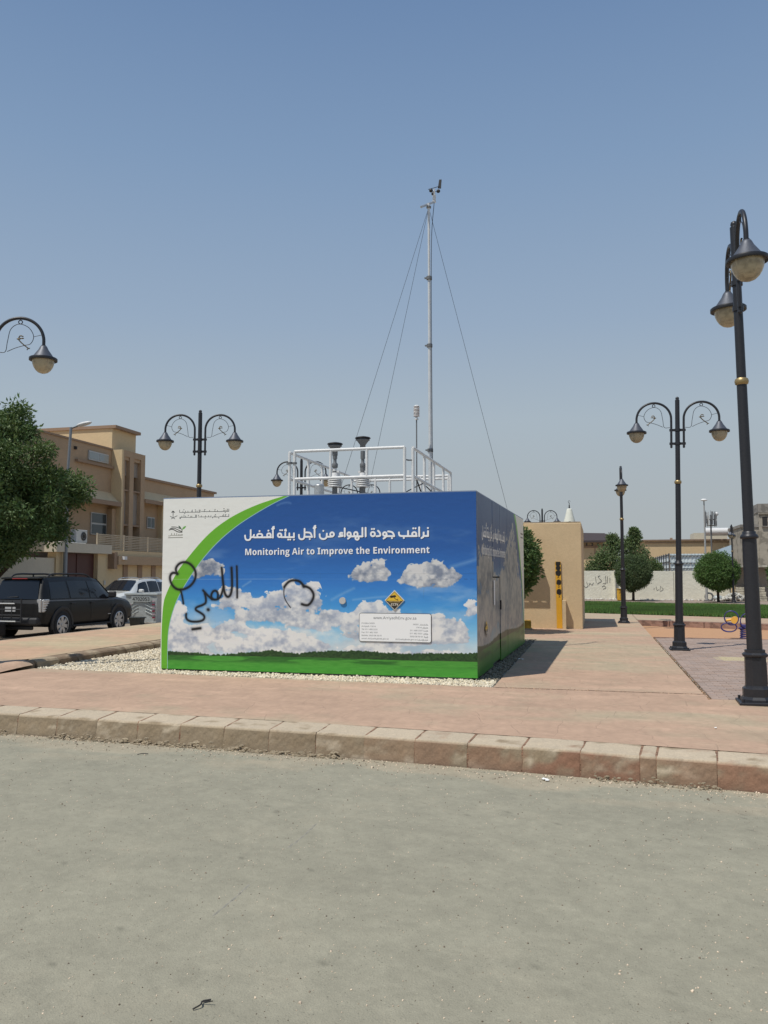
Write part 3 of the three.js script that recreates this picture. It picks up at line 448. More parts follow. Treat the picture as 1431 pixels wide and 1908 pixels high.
function frontPrint() {
  const c = document.createElement('canvas'); c.width = CW; c.height = CH; const x = c.getContext('2d'), U = CH;                  // unit: print height in pixels
  const q = (px, py) => { const p = fp(px, py); return [p[0] / U, p[1] / U]; }, cloud = (px, py, rx, ry, dark, flat = 0.8) => [...q(px, py), rx / 352, ry / 345, dark, flat];
  const clouds = [cloud(388, 1050, 24, 17, 0.85), cloud(375, 1068, 20, 14, 0.9), cloud(402, 1060, 16, 16, 0.6), cloud(440, 1108, 27, 17, 0.15), cloud(428, 1128, 26, 15, 0.25), cloud(462, 1118, 14, 14, 0.2), cloud(336, 1142, 15, 17, 0.05), cloud(326, 1160, 16, 14, 0.1), cloud(540, 1093, 15, 15, 0.05), cloud(575, 1098, 20, 17, 0.1), cloud(552, 1112, 34, 20, 0.15), cloud(510, 1118, 26, 17, 0.1), cloud(488, 1136, 28, 17, 0.15), cloud(590, 1122, 24, 18, 0.25), cloud(545, 1140, 52, 20, 0.3), cloud(632, 1146, 16, 16, 0.05), cloud(650, 1162, 24, 16, 0.2), cloud(692, 1133, 24, 15, 0.05), cloud(672, 1146, 22, 16, 0.1), cloud(725, 1148, 30, 15, 0.2),
    cloud(702, 1060, 25, 16, 0.6), cloud(672, 1068, 23, 13, 0.65), cloud(716, 1070, 15, 12, 0.6), cloud(690, 1078, 26, 9, 0.7), cloud(808, 1058, 28, 16, 0.6), cloud(775, 1070, 27, 15, 0.6), cloud(836, 1068, 28, 14, 0.65), cloud(760, 1082, 20, 10, 0.5), cloud(812, 1086, 40, 14, 0.75), cloud(846, 1076, 20, 9, 0.6), cloud(882, 1140, 21, 17, 0.1), cloud(820, 1160, 32, 15, 0.2), cloud(850, 1172, 36, 14, 0.2), cloud(500, 1152, 30, 14, 0.3), cloud(562, 1160, 36, 14, 0.25), cloud(612, 1150, 20, 14, 0.3), cloud(455, 1150, 24, 12, 0.3), cloud(430, 1166, 30, 12, 0.2), cloud(600, 1168, 30, 12, 0.1)];
  { const r = rng(63); for (let i = 0; i < 46; i++) { const b = i / 46, a = r(); clouds.push([a * CW / U, mix(0.77, 0.91, b) + 0.02 * (r() - 0.5), 0.06 + 0.1 * r(), 0.02 + 0.025 * r(), 0.05 + 0.25 * r(), 0.6]); } }
  const tl = [[0, q(310, 1216)[1]], [q(375, 1218)[0], q(375, 1219)[1]], [q(395, 1222)[0], q(395, 1223)[1]], [q(425, 1220)[0], q(425, 1221)[1]], [q(480, 1219)[0], q(480, 1217)[1]], [q(508, 1216)[0], q(508, 1214)[1]], [q(560, 1222)[0], q(560, 1221)[1]], [q(590, 1222)[0], q(590, 1217)[1]], [q(650, 1218)[0], q(650, 1215)[1]], [q(760, 1220)[0], q(760, 1221)[1]], [q(889, 1222)[0], q(889, 1220)[1]]];
  const gl = [[0, q(305, 1222)[1]], [q(420, 1223)[0], q(420, 1224)[1]], [q(600, 1226)[0], q(600, 1227)[1]], [q(700, 1231)[0], q(700, 1231)[1]], [q(889, 1236)[0], q(889, 1236)[1]]];
  x.imageSmoothingEnabled = true; x.imageSmoothingQuality = 'high';
  x.drawImage(picture(1024, CH >> 1, clouds, 1.0, 3, (a) => lut(tl, a), (a) => lut(gl, a)), 0, 0, CW, CH);
  // white corner and the green sweep
  const outer = [[302, 1250], [302, 1132], [317, 1093], [334, 1061], [353.6, 1036], [380.5, 1003], [407, 978], [441.6, 955], [480.8, 937], [510, 927], [540, 918]], inner = [[313, 1252], [313, 1215], [314.5, 1176], [322, 1142], [335, 1108], [358.5, 1069], [385, 1032], [414.7, 1000], [449, 972], [485.6, 949], [515, 932], [545, 918]];
  const shape = (pts, col) => { const p = pts.map((v) => fp(...v)); x.fillStyle = col; x.beginPath(); x.moveTo(...p[0]); for (let i = 1; i < p.length - 1; i++) x.quadraticCurveTo(...p[i], (p[i][0] + p[i + 1][0]) / 2, (p[i][1] + p[i + 1][1]) / 2); x.lineTo(...p[p.length - 1]); x.lineTo(...fp(530, 860)); x.lineTo(...fp(250, 860)); x.lineTo(...fp(250, 1270)); x.closePath(); x.fill(); };
  shape(inner.map(([a, b]) => [a + 1, b + 1]), 'rgb(150,190,190)'); shape(inner, 'rgb(106,178,50)'); shape(outer, 'rgb(230,232,227)');
  { const wis = (pts, w, al) => { for (const k of [5.5, 4.4, 3.4, 2.5, 1.7, 1]) stroke(x, pts, w * k * 2.4, `rgba(190,208,228,${al})`, fp); }; wis([[842, 1056], [865, 1050], [890, 1041]], 2.6, 0.05); wis([[620, 1118], [640, 1106], [662, 1096]], 2, 0.05); wis([[660, 1118], [690, 1114], [722, 1112]], 1.6, 0.05); wis([[520, 938], [535, 930], [545, 934]], 1.6, 0.04); wis([[455, 1092], [470, 1082]], 1.4, 0.06); wis([[370, 1172], [410, 1160], [440, 1160]], 2.2, 0.07); }
  { const seam = (a, b, y0, y1, w, col) => stroke(x, [[a, y0], [b, y1]], w, col, fp); seam(318, 560, 1078, 1078, 2, 'rgba(205,215,225,.5)'); seam(560, 780, 1078, 1079, 1.6, 'rgba(190,200,215,.2)'); for (let k = 0; k < 9; k++) seam(782 + k * 12, 787 + k * 12 + (k % 3), 1079, 1079.2, 2, k % 4 === 1 ? 'rgba(235,235,230,.6)' : 'rgba(30,40,60,.55)'); }
  // headline in two scripts
  headline(x, fp, 11.6);
  lineText(x, 'Monitoring Air to Improve the Environment', 'bold 56px sans-serif', fp(458.5, 1032.5), fp(803, 1029.5), '#eef1f4', 'rgba(20,25,50,.7)');
  // emblem (palm over crossed swords) and two lines of script
  const ink = '#3c4042', sc = CW / 583, E = (a, b) => fp(300 + a / 10.22, 920 + b / 10.22), pen = (pts, w) => stroke(x, pts, w, ink, E);
  pen([[262, 320], [260, 395]], 4); for (const [a, b] of [[235, 300], [245, 282], [262, 278], [280, 284], [290, 300]]) pen([[262, 310], [(262 + a) / 2, b], [a, b + 14]], 4.5);
  pen([[207, 388], [240, 405], [295, 438]], 3.4); pen([[340, 380], [290, 398], [228, 438]], 3.4);
  const word = (x0, x1, y, teeth, tall, dots) => { pen([[x0, y], [x1, y]], 3.2); for (const t of teeth) pen([[t, y], [t, y - 26]], 3.2); for (const t of tall) pen([[t, y], [t, y - 46]], 3.4); for (const [a, b] of dots) pen([[a, b], [a + 8, b]], 4.6); };
  word(385, 560, 312, [450, 500, 545], [385], [[465, 262], [480, 333]]); word(560, 780, 310, [620, 690, 720], [628, 760, 778], [[683, 265]]); word(800, 1190, 300, [860, 960, 1060, 1110], [], [[865, 260], [1060, 258]]); word(1190, 1328, 296, [1250, 1230, 1275], [1300, 1326], [[1230, 242], [1255, 320]]);
  word(385, 560, 408, [430, 500], [470], [[550, 372], [395, 430]]); word(570, 710, 410, [620, 600], [690, 708], []); word(735, 990, 403, [800, 880, 940, 985], [], [[870, 427], [745, 372]]); word(1010, 1140, 405, [1050, 1075], [], [[1065, 358], [1130, 425]]); word(1150, 1328, 396, [1210, 1260], [1326, 1230], [[1265, 362]]);
  pen([[412, 408], [410, 432], [385, 434]], 3.2); pen([[1020, 405], [1010, 425]], 3.2);
  // waves and leaves
  const wv = (o, w) => stroke(x, [[185 + o * 0.6, 655 - o * 0.8], [240 + o, 630 - o * 0.5], [310 + o, 670 - o * 0.6], [360 + o, 700 - o * 0.8], [430, 698 - o * 0.3]], w, '#4a4a46', E); wv(0, 6); wv(35, 5); wv(75, 4.5);
  const leaf = (a, b, c, d, col) => { x.fillStyle = col; const A = E(a, b), B = E(c, d), m = [(A[0] + B[0]) / 2, (A[1] + B[1]) / 2], n = [(B[1] - A[1]) * 0.34, (A[0] - B[0]) * 0.34]; x.beginPath(); x.moveTo(...A); x.quadraticCurveTo(m[0] + n[0], m[1] + n[1], ...B); x.quadraticCurveTo(m[0] - n[0], m[1] - n[1], ...A); x.fill(); };
  leaf(415, 632, 362, 572, '#3f5a4c'); leaf(428, 650, 510, 576, '#6fae57');
  const pen2 = (pts, w) => stroke(x, pts, w, '#8b8a80', E); pen2([[170, 770], [200, 776], [215, 755], [260, 760], [300, 757], [330, 762]], 4); for (const t of [232, 285, 330]) pen2([[t, 760], [t, 720]], 4); pen2([[345, 760], [438, 758]], 4); for (const t of [360, 390, 415, 436]) pen2([[t, 758], [t, 740]], 4); pen2([[170, 806], [438, 800]], 5);
  // spray-painted scrawl
  const Z = (a, b) => fp(290 + a / 4.089, 900 + b / 4.089), spray = (pts, w) => { for (const [k, al] of [[3.4, 0.025], [2.7, 0.045], [2.1, 0.07], [1.7, 0.12], [1.35, 0.22], [1.05, 0.4], [0.8, 0.55], [0.55, 0.6]]) stroke(x, pts, w * k * 2.45, `rgba(22,22,24,${al})`, Z); };
  spray([[175, 688], [158, 655], [180, 612], [220, 592], [265, 600], [305, 640], [320, 690], [308, 740], [272, 785], [220, 810], [170, 808], [135, 775], [117, 730], [122, 690], [150, 672], [178, 686]], 5.6); spray([[200, 812], [214, 860], [221, 918]], 4.4);
  spray([[630, 628], [633, 720], [632, 872]], 4.4); spray([[590, 640], [596, 760], [588, 840], [565, 872], [540, 852], [526, 780], [515, 640]], 5.6); spray([[528, 790], [512, 855], [488, 885], [450, 890], [430, 862], [445, 822], [472, 815], [490, 845], [482, 880]], 5.2);
  spray([[440, 885], [400, 850], [372, 815]], 5); spray([[385, 840], [402, 905], [370, 930], [318, 946], [312, 968], [345, 985], [383, 1012], [378, 1045], [335, 1060], [270, 1058], [236, 1032], [242, 998]], 5.2); spray([[409, 965], [412, 966]], 7); spray([[290, 1118], [350, 1110]], 6);
  spray([[1038, 950], [1000, 900], [984, 840], [992, 790]], 1.9); spray([[992, 790], [1018, 748], [1070, 735], [1122, 750], [1140, 788]], 5.4); spray([[1140, 784], [1178, 790], [1212, 832], [1216, 872], [1190, 920], [1160, 938], [1125, 924]], 5.4);
  // dust, scuffs and faint streaks on the vinyl
  const r = rng(44); for (let i = 0; i < 260; i++) { const a = r() * CW, b = r() * CH; x.fillStyle = `rgba(${r() < 0.5 ? '225,220,205' : '70,65,58'},${0.05 + 0.1 * r()})`; x.fillRect(a, b, 1 + 3 * r(), 1 + 5 * r() * r()); }
  for (let i = 0; i < 70; i++) { const a = r() * CW, b = CH * (0.2 + 0.7 * r()), l = 20 + 90 * r(); x.strokeStyle = `rgba(90,85,75,${0.03 + 0.05 * r()})`; x.lineWidth = 1 + r() * 3; x.beginPath(); x.moveTo(a, b); x.lineTo(a + 2 * (r() - 0.5), b + l); x.stroke(); }
  return c;
}
function sidePrint() {
  const w = 1536, h = Math.round(w * PH / SL), c = document.createElement('canvas'); c.width = w; c.height = h; const x = c.getContext('2d'), HS = homography([[889, 913], [976, 967], [977, 1199], [890, 1267]], [[0, 0], [1, 0], [1, 1], [0, 1]]), sp = (a, b) => { const [s, t] = HS(a, b); return [s * w, t * h]; };
  const q = (a, b) => { const p = sp(a, b); return [p[0] / h, p[1] / h]; }, cl2 = [[...q(900, 1078), 0.2, 0.16, 0.7, 0.8], [...q(913, 1070), 0.2, 0.1, 0.7, 0.8], [...q(955, 1040), 0.3, 0.18, 0.5, 0.8], [...q(950, 1075), 0.35, 0.16, 0.6, 0.8], [...q(930, 1110), 0.5, 0.15, 0.3, 0.9], [...q(960, 1120), 0.4, 0.2, 0.3, 0.9], [...q(900, 1160), 0.3, 0.12, 0.2, 0.9], [0.3, 0.74, 0.35, 0.14, 0.2, 0.9], [1.2, 0.7, 0.5, 0.16, 0.2, 0.9], [1.9, 0.66, 0.4, 0.18, 0.25, 0.9]];
  x.drawImage(picture(768, h >> 1, cl2, 0.8, 12, (a) => 0.838 + 0.012 * Math.sin(a * 4), () => 0.865), 0, 0, w, h);
  const arc = (dx, col) => { x.fillStyle = col; x.beginPath(); x.moveTo(w, h * 1.0); x.lineTo(w - dx * 0.15, h); x.quadraticCurveTo(w - dx * 0.3, h * 0.45, w - w * 0.24 - dx, 0); x.lineTo(w, 0); x.closePath(); x.fill(); }; arc(60, 'rgb(112,190,52)'); arc(0, 'rgb(240,243,238)');
  const y0 = h * 0.236; headline(x, (a, b) => [w * 0.077 + (a - 458) / 345 * w * 0.438, y0 + (b - 1000) * 2.5], 7);
  lineText(x, 'Monitoring Air to Improve the Environment', 'bold 50px sans-serif', [w * 0.077, h * 0.338], [w * 0.515, h * 0.338], '#eef1f4', 'rgba(20,25,50,.7)');
  x.fillStyle = 'rgb(70,70,70)'; x.fillRect(w * 0.91, h * 0.12, w * 0.07, 7); x.fillRect(w * 0.91, h * 0.15, w * 0.07, 6);
  const r = rng(45); for (let i = 0; i < 220; i++) { x.fillStyle = `rgba(200,190,170,${0.04 + 0.1 * r()})`; x.fillRect(r() * w, r() * h, 1 + 5 * r(), 2 + 40 * r() * r()); }
  return c;
}
function infoPrint() {
  const c = document.createElement('canvas'); c.width = 1024; c.height = 420; const x = c.getContext('2d'); x.fillStyle = '#f0f2f2'; x.fillRect(0, 0, 1024, 420);
  x.fillStyle = '#3a4048'; x.font = '56px sans-serif'; x.textAlign = 'center'; x.fillText('www.ArriyadhEnv.gov.sa', 512, 84); x.font = '30px sans-serif'; x.textAlign = 'left';
  ['P.O.Box 94501', 'Arriyadh 11614', 'Tel: 011 488 3331', 'Fax: 011 482 9331', 'Mobile: 0920 08 50 01', 'email: AirQuality@ada.gov.sa'].forEach((s, i) => x.fillText(s, 30, 160 + i * 46));
  x.textAlign = 'right'; const wd = [118, 78, 62, 66, 56, 150];
  ['94501', '11614', '011 488 3331', '011 482 9331', '0500 08 50 01', 'AirQuality@ada.gov.sa'].forEach((s, i) => { const y = 168 + i * 45; x.fillText(s, 984 - wd[i] - 12, y); const r = rng(i + 9); stroke(x, [[984 - wd[i], y - 2], [984, y - 2]], 4, '#3a4048'); for (let k = 8; k < wd[i]; k += 13 + 8 * r()) { stroke(x, [[984 - k, y - 2], [984 - k, y - 10 - 14 * r()]], 3.6, '#3a4048'); if (r() < 0.4) stroke(x, [[984 - k - 4, y + 9], [984 - k, y + 9]], 4, '#3a4048'); } });
  return c;
}
function cctvPrint() { // drawn on a square that stands on its corner: canvas is the bounding square
  const c = document.createElement('canvas'); c.width = c.height = 256; const x = c.getContext('2d'); x.fillStyle = '#e0b93a'; x.fillRect(0, 0, 256, 136); x.fillStyle = '#2a2520'; x.fillRect(0, 136, 256, 120);
  x.fillStyle = '#2a2218'; x.save(); x.translate(112, 78); x.rotate(-0.16); x.fillRect(-46, -14, 78, 26); x.fillRect(-50, -20, 86, 7); x.fillRect(32, -8, 10, 14); x.restore(); stroke(x, [[128, 92], [134, 112], [176, 122]], 8, '#2a2218'); x.fillRect(172, 106, 7, 28);
  stroke(x, [[44, 150], [104, 150]], 6, '#e0c070'); stroke(x, [[116, 150], [212, 150]], 6, '#e0c070'); for (let k = 50; k < 210; k += 15) stroke(x, [[k, 150], [k, 140 + (k % 2) * 4]], 4, '#e0c070');
  x.fillStyle = '#efe9d8'; x.font = 'bold 44px sans-serif'; x.textAlign = 'center'; x.fillText('CCTV', 128, 202);
  x.strokeStyle = '#3a3022'; x.lineWidth = 5; x.beginPath(); x.moveTo(128, 8); x.lineTo(248, 128); x.lineTo(128, 248); x.lineTo(8, 128); x.closePath(); x.stroke(); return c;
}
const station = thing('monitoring_station', 'low box station wrapped in a printed meadow and sky, ringed by white gravel', 'kiosk', [0, 0, 0]);
{
  // local x to the right, z towards the road; origin at the front right corner
  const vinyl = (map, o = {}) => new THREE.MeshPhysicalMaterial({ map, roughness: 0.42, specularIntensity: 0.7, bumpMap: rep(T.plasterBump, 1), bumpScale: 0.002, ...o });
  const SK = 0.021;                                                      // the long side stands a little out of square
  const fm = vinyl(canvasTex(frontPrint())), sm = vinyl(canvasTex(sidePrint()), { color: rgb(0.98, 0.92, 0.82), roughness: 0.36, specularIntensity: 0.55 });  // side print dimmed and warmed: reflection of the paving put into its colour
  const wallMat = std({ color: rgb(0.25, 0.25, 0.25), roughness: 0.7 });
  const top = PY + PH, h1 = 0.56;                                       // the seam between the upper and lower sheets
  part('wall', [box(PW - 0.06, top - 0.06, SL - 0.06, -PW / 2, (top - 0.06) / 2, -SL / 2)], wallMat, station);
  part('base_frame', [box(PW - 0.02, 0.05, 0.06, -PW / 2, 0.02, -0.06), box(0.06, 0.05, SL - 0.04, -0.06, 0.02, -SL / 2)], M.dark, station);
  // a sheet of print as a thin, slightly wavy board; (s0..s1, t0..t1) is its part of the picture
  function board(name, wTot, s0, s1, t0, t1, mat, turn, wave, seed) {
    const n = Math.max(4, Math.round((s1 - s0) * wTot / 0.12)), m = Math.max(4, Math.round((t1 - t0) * PH / 0.2)), pos = [], uv = [], idx = [], th = 0.02;
    for (let i = 0; i <= n; i++) for (let j = 0; j <= m; j++) {
      const s = mix(s0, s1, i / n), t = mix(t0, t1, j / m), e = Math.min(i, n - i, j, m - j) === 0 ? 0 : 1, d = e * wave * (fbm(s * wTot * 1.3 + seed, t * 2.4, 3, 131) - 0.5);
      const g = 0.0007, ii = i === 0 ? g : i === n ? -g : 0, jj = j === 0 ? -g : j === m ? g : 0; pos.push(s * wTot + ii, top - t * PH + jj, d); uv.push(s, 1 - t);
    }
    for (let i = 0; i < n; i++) for (let j = 0; j < m; j++) { const a = i * (m + 1) + j, b = a + m + 1; idx.push(a, a + 1, b, b, a + 1, b + 1); }
    const edge = []; for (let i = 0; i < n; i++) edge.push([i * (m + 1), (i + 1) * (m + 1), 0]); for (let j = 0; j < m; j++) edge.push([n * (m + 1) + j, n * (m + 1) + j + 1]); for (let i = n; i > 0; i--) edge.push([i * (m + 1) + m, (i - 1) * (m + 1) + m]); for (let j = m; j > 0; j--) edge.push([j, j - 1]);
    for (const [a, b] of edge) { const k = pos.length / 3; for (const q of [a, b]) pos.push(pos[q * 3], pos[q * 3 + 1], pos[q * 3 + 2]), uv.push(uv[q * 2], uv[q * 2 + 1]); for (const q of [a, b]) pos.push(pos[q * 3], pos[q * 3 + 1], -th), uv.push(uv[q * 2], uv[q * 2 + 1]); idx.push(k, k + 1, k + 2, k + 1, k + 3, k + 2); }
    const g = new THREE.BufferGeometry(); g.setAttribute('position', new THREE.Float32BufferAttribute(pos, 3)); g.setAttribute('uv', new THREE.Float32BufferAttribute(uv, 2)); g.setIndex(idx); g.computeVertexNormals();
    if (turn) { g.rotateY(Math.PI / 2 - SK); } else g.translate(-PW, 0, 0);
    const o = put(name, g, mat, station); return o;
  }
  const sm1 = 0.445;
  board('printed_panel', PW, 0, 1, 0, sm1, fm, false, 0.004, 1); board('printed_panel', PW, 0, 1, sm1, 1, fm, false, 0.004, 2);
  const d0 = 0.25, d1 = 0.394, dt = 0.466;
  board('printed_panel', SL, 0.001, d0 - 0.003, 0, 1, sm, true, 0.03, 3); board('printed_panel', SL, d0 + 0.003, d1, 0, dt - 0.004, sm, true, 0.02, 4);
  board('printed_panel', SL, d1 + 0.003, 0.56, 0, 1, sm, true, 0.035, 5); board('printed_panel', SL, 0.5615, 1, 0, 1, sm, true, 0.03, 6);
  const door = board('door', SL, d0 + 0.004, d1 - 0.0035, dt + 0.004, 0.985, sm, true, 0.015, 7); door.position.x = -0.012;
  part('handle', [rbox(0.03, 0.16, 0.03, 0.01, 0.03 + SK * SL * d1, 0.98, -SL * (d1 - 0.02))], M.black, door);
  part('notice', [box(0.004, 0.4, 0.17, 0.018 + SK * SL * d0, 1.2, -SL * (d0 + 0.026))], std({ color: rgb(0.75, 0.75, 0.72), roughness: 0.6 }), door);
  part('trim', [box(PW, 0.018, 0.03, -PW / 2, top + 0.006, -0.016), box(0.03, 0.018, SL, -0.016 + SK * SL / 2, top + 0.0055, -SL / 2 - 0.032, 0, -SK, 0)], std({ color: rgb(0.2, 0.26, 0.38), roughness: 0.5 }), station);
  // panel with addresses, the diamond camera sign and a blank vent cap, all fixed to the front
  const at = (a, b) => { const [s, t] = HF(a, b); return [s * PW - PW, top - t * PH]; };
  { const [ax, ay] = at(672.5, 1143.5), [bx, by] = at(804.5, 1199), w = bx - ax, h = ay - by, sh = new THREE.Shape(), r = 0.03; sh.moveTo(r, 0); sh.lineTo(w - r, 0); sh.quadraticCurveTo(w, 0, w, r); sh.lineTo(w, h - r); sh.quadraticCurveTo(w, h, w - r, h); sh.lineTo(r, h); sh.quadraticCurveTo(0, h, 0, h - r); sh.lineTo(0, r); sh.quadraticCurveTo(0, 0, r, 0);
    const back = new THREE.ExtrudeGeometry(sh, { depth: 0.006, bevelEnabled: true, bevelSize: 0.007, bevelThickness: 0.001, bevelSegments: 1 }); back.translate(ax, by, 0.003); part('sign_border', [back], std({ color: rgb(0.05, 0.05, 0.055) }), station);
    const f = new THREE.ShapeGeometry(sh, 8), p = f.attributes.position, uv = []; for (let i = 0; i < p.count; i++) uv.push(p.getX(i) / w, p.getY(i) / h); f.setAttribute('uv', new THREE.Float32BufferAttribute(uv, 2)); f.translate(ax, by, 0.0125); put('information_panel', f, std({ map: canvasTex(infoPrint()), roughness: 0.45 }), station); }
  { const [cx, cy] = at(737.5, 1119), r = 0.132; const dm = (q) => [[0, q], [q, 0], [0, -q], [-q, 0]]; const b = extrude(dm(r + 0.012), 0.005, 0.004); b.translate(cx, cy, 0.006); part('sign_border', [b], std({ color: rgb(0.62, 0.6, 0.5) }), station);
    const f = new THREE.ShapeGeometry(new THREE.Shape(dm(r).map((q) => new THREE.Vector2(...q)))), p = f.attributes.position, uv = []; for (let i = 0; i < p.count; i++) uv.push(0.5 + p.getX(i) / (2 * r), 0.5 + p.getY(i) / (2 * r)); f.setAttribute('uv', new THREE.Float32BufferAttribute(uv, 2)); f.translate(cx, cy, 0.0168); put('camera_sign', f, std({ map: canvasTex(cctvPrint()), roughness: 0.5 }), station);
    const s2 = f.clone(); s2.translate(-cx, -cy, -0.0168); s2.rotateY(Math.PI / 2); s2.rotateY(-SK); s2.translate(0.022 + SK * SL * 0.12, 0.68, -SL * 0.118); put('camera_sign', s2, std({ map: canvasTex(cctvPrint()), roughness: 0.5 }), station); }
  { const [cx, cy] = at(641, 1119.5); part('vent_cap', [cyl(0.052, 0.05, 0.02, cx, cy, 0.012, 20, Math.PI / 2)], std({ color: rgb(0.5, 0.5, 0.48), roughness: 0.5 }), station); }
  // roof deck
  part('roof', [box(PW - 0.08, 0.04, SL - 0.08, -PW / 2, top - 0.075, -SL / 2)], std({ color: rgb(0.42, 0.41, 0.39), map: rep(T.blot, 1.2) }), station);
}
// ---- what stands on the station's roof
const RY = PY + PH - 0.055;
{
  const g = thing('roof_railing', 'white tubular guard railing standing on the station roof', 'railing', [0, 0, RY]);
  const top = 3.57 - RY, low = 3.1 - RY, q = 0.026, P = (u, v, y) => [u, y, -v];
  const rail = (a, b, y0, y1, name = 'rail') => part(name, [rod(P(a[0], a[1], y0), P(b[0], b[1], y1), q, 10)], M.white, g), post = (a, y = top) => part('post', [rod(P(a[0], a[1], 0), P(a[0], a[1], y), q, 10)], M.white, g);
  const FL = [-3.25, 1.27], FR = [-1.34, 1.25], BL = [-3.31, 4.86], BR = [-2.1, 4.9], L0 = [-3.33, 1.24], RF = [-1.22, 1.34], RB = [-1.18, 4.75], mixP = (a, b, t) => [mix(a[0], b[0], t), mix(a[1], b[1], t)];
  rail(FL, FR, top, top); rail(FL, FR, low, low); post(FL); post(FR); for (const t of [0.335, 0.665]) { const p = mixP(FL, FR, t); part('post', [rod(P(...p, low), P(...p, top), q * 0.9, 10)], M.white, g); }
  post(L0, top - 0.02); rail(L0, BL, top - 0.02, top - 0.02); rail(L0, BL, low, low); for (const t of [0.26, 0.47, 0.75, 1]) post(mixP(L0, BL, t), top - 0.02);
  const BK = [-1.25, 4.9]; rail(BL, BK, top - 0.05, top - 0.05); rail(BL, BK, top - 0.11, top - 0.11); for (const t of [0.25, 0.4, 0.72, 1]) post(mixP(BL, BK, t), top - 0.05);
  rail(RF, RB, top, top - 0.01); rail(RF, RB, low, low - 0.02); for (const t of [0, 0.26, 0.5, 0.77, 1]) post(mixP(RF, RB, t), top - 0.005);
  part('chain', [tube([P(-1.34, 1.25, top - 0.2), P(-1.28, 1.3, top - 0.21), P(-1.22, 1.34, top - 0.2)], 0.012)], M.greyPipe, g); part('clamp', [cyl(0.04, 0.04, 0.03, ...P(...L0, top - 0.2), 12), cyl(0.04, 0.04, 0.03, ...P(...FL, top - 0.2), 12)], M.greyPipe, g);
}
function sampler(label, u, v, h) { // air inlet: pipe, screen of stacked plates, flask and disc head
  const g = thing('air_sampler', label, 'instrument', [u, v, RY], 0, 'air samplers on the station roof'), s = (a, b) => lathe(a, b);
  const top = h - RY; part('pipe', [cyl(0.048, 0.048, top - 0.55, 0, (top - 0.55) / 2, 0)], M.greyPipe, g);
  const py = 3.16 - RY; for (let i = 0; i < 5; i++) part('screen_plate', [lathe([[0.05, 0], [0.13, 0], [0.135, 0.01], [0.115, 0.026], [0.05, 0.028]].map(([a, b]) => [a, b + py - 0.08 + i * 0.036]), 24)], M.white, g);
  part('collar', [cyl(0.07, 0.05, 0.08, 0, py + 0.14, 0), cyl(0.035, 0.035, 0.1, 0, py + 0.21, 0)], M.white, g); part('fitting', [box(0.17, 0.035, 0.05, 0, py + 0.2, 0)], M.white, g);
  part('flask', [lathe([[0.03, 0], [0.052, 0.02], [0.055, 0.08], [0.03, 0.11], [0.03, 0.17], [0.042, 0.18], [0.042, 0.32]].map(([a, b]) => [a, b + py + 0.26]))], M.greyPipe, g);
  part('inlet_head', [lathe([[0.05, 0], [0.05, 0.08], [0.11, 0.16], [0.125, 0.165], [0.125, 0.185], [0.06, 0.19]].map(([a, b]) => [a, b + top - 0.26]))], M.greyPipe, g);
  part('rain_disc', [lathe([[0, 0.005], [0.14, 0], [0.145, 0.008], [0.13, 0.022], [0.05, 0.04], [0, 0.042]].map(([a, b]) => [a, b + top - 0.06]), 32)], M.black, g); part('mesh_band', [cyl(0.115, 0.115, 0.03, 0, top - 0.068, 0, 24)], M.dark, g);
  return g;
}
sampler('shorter grey air sampler with dark disc head, left one on the station roof', -2.92, 2.47, 3.92);
sampler('taller grey air sampler with dark disc head, right one on the station roof', -2.43, 2.6, 4.03);
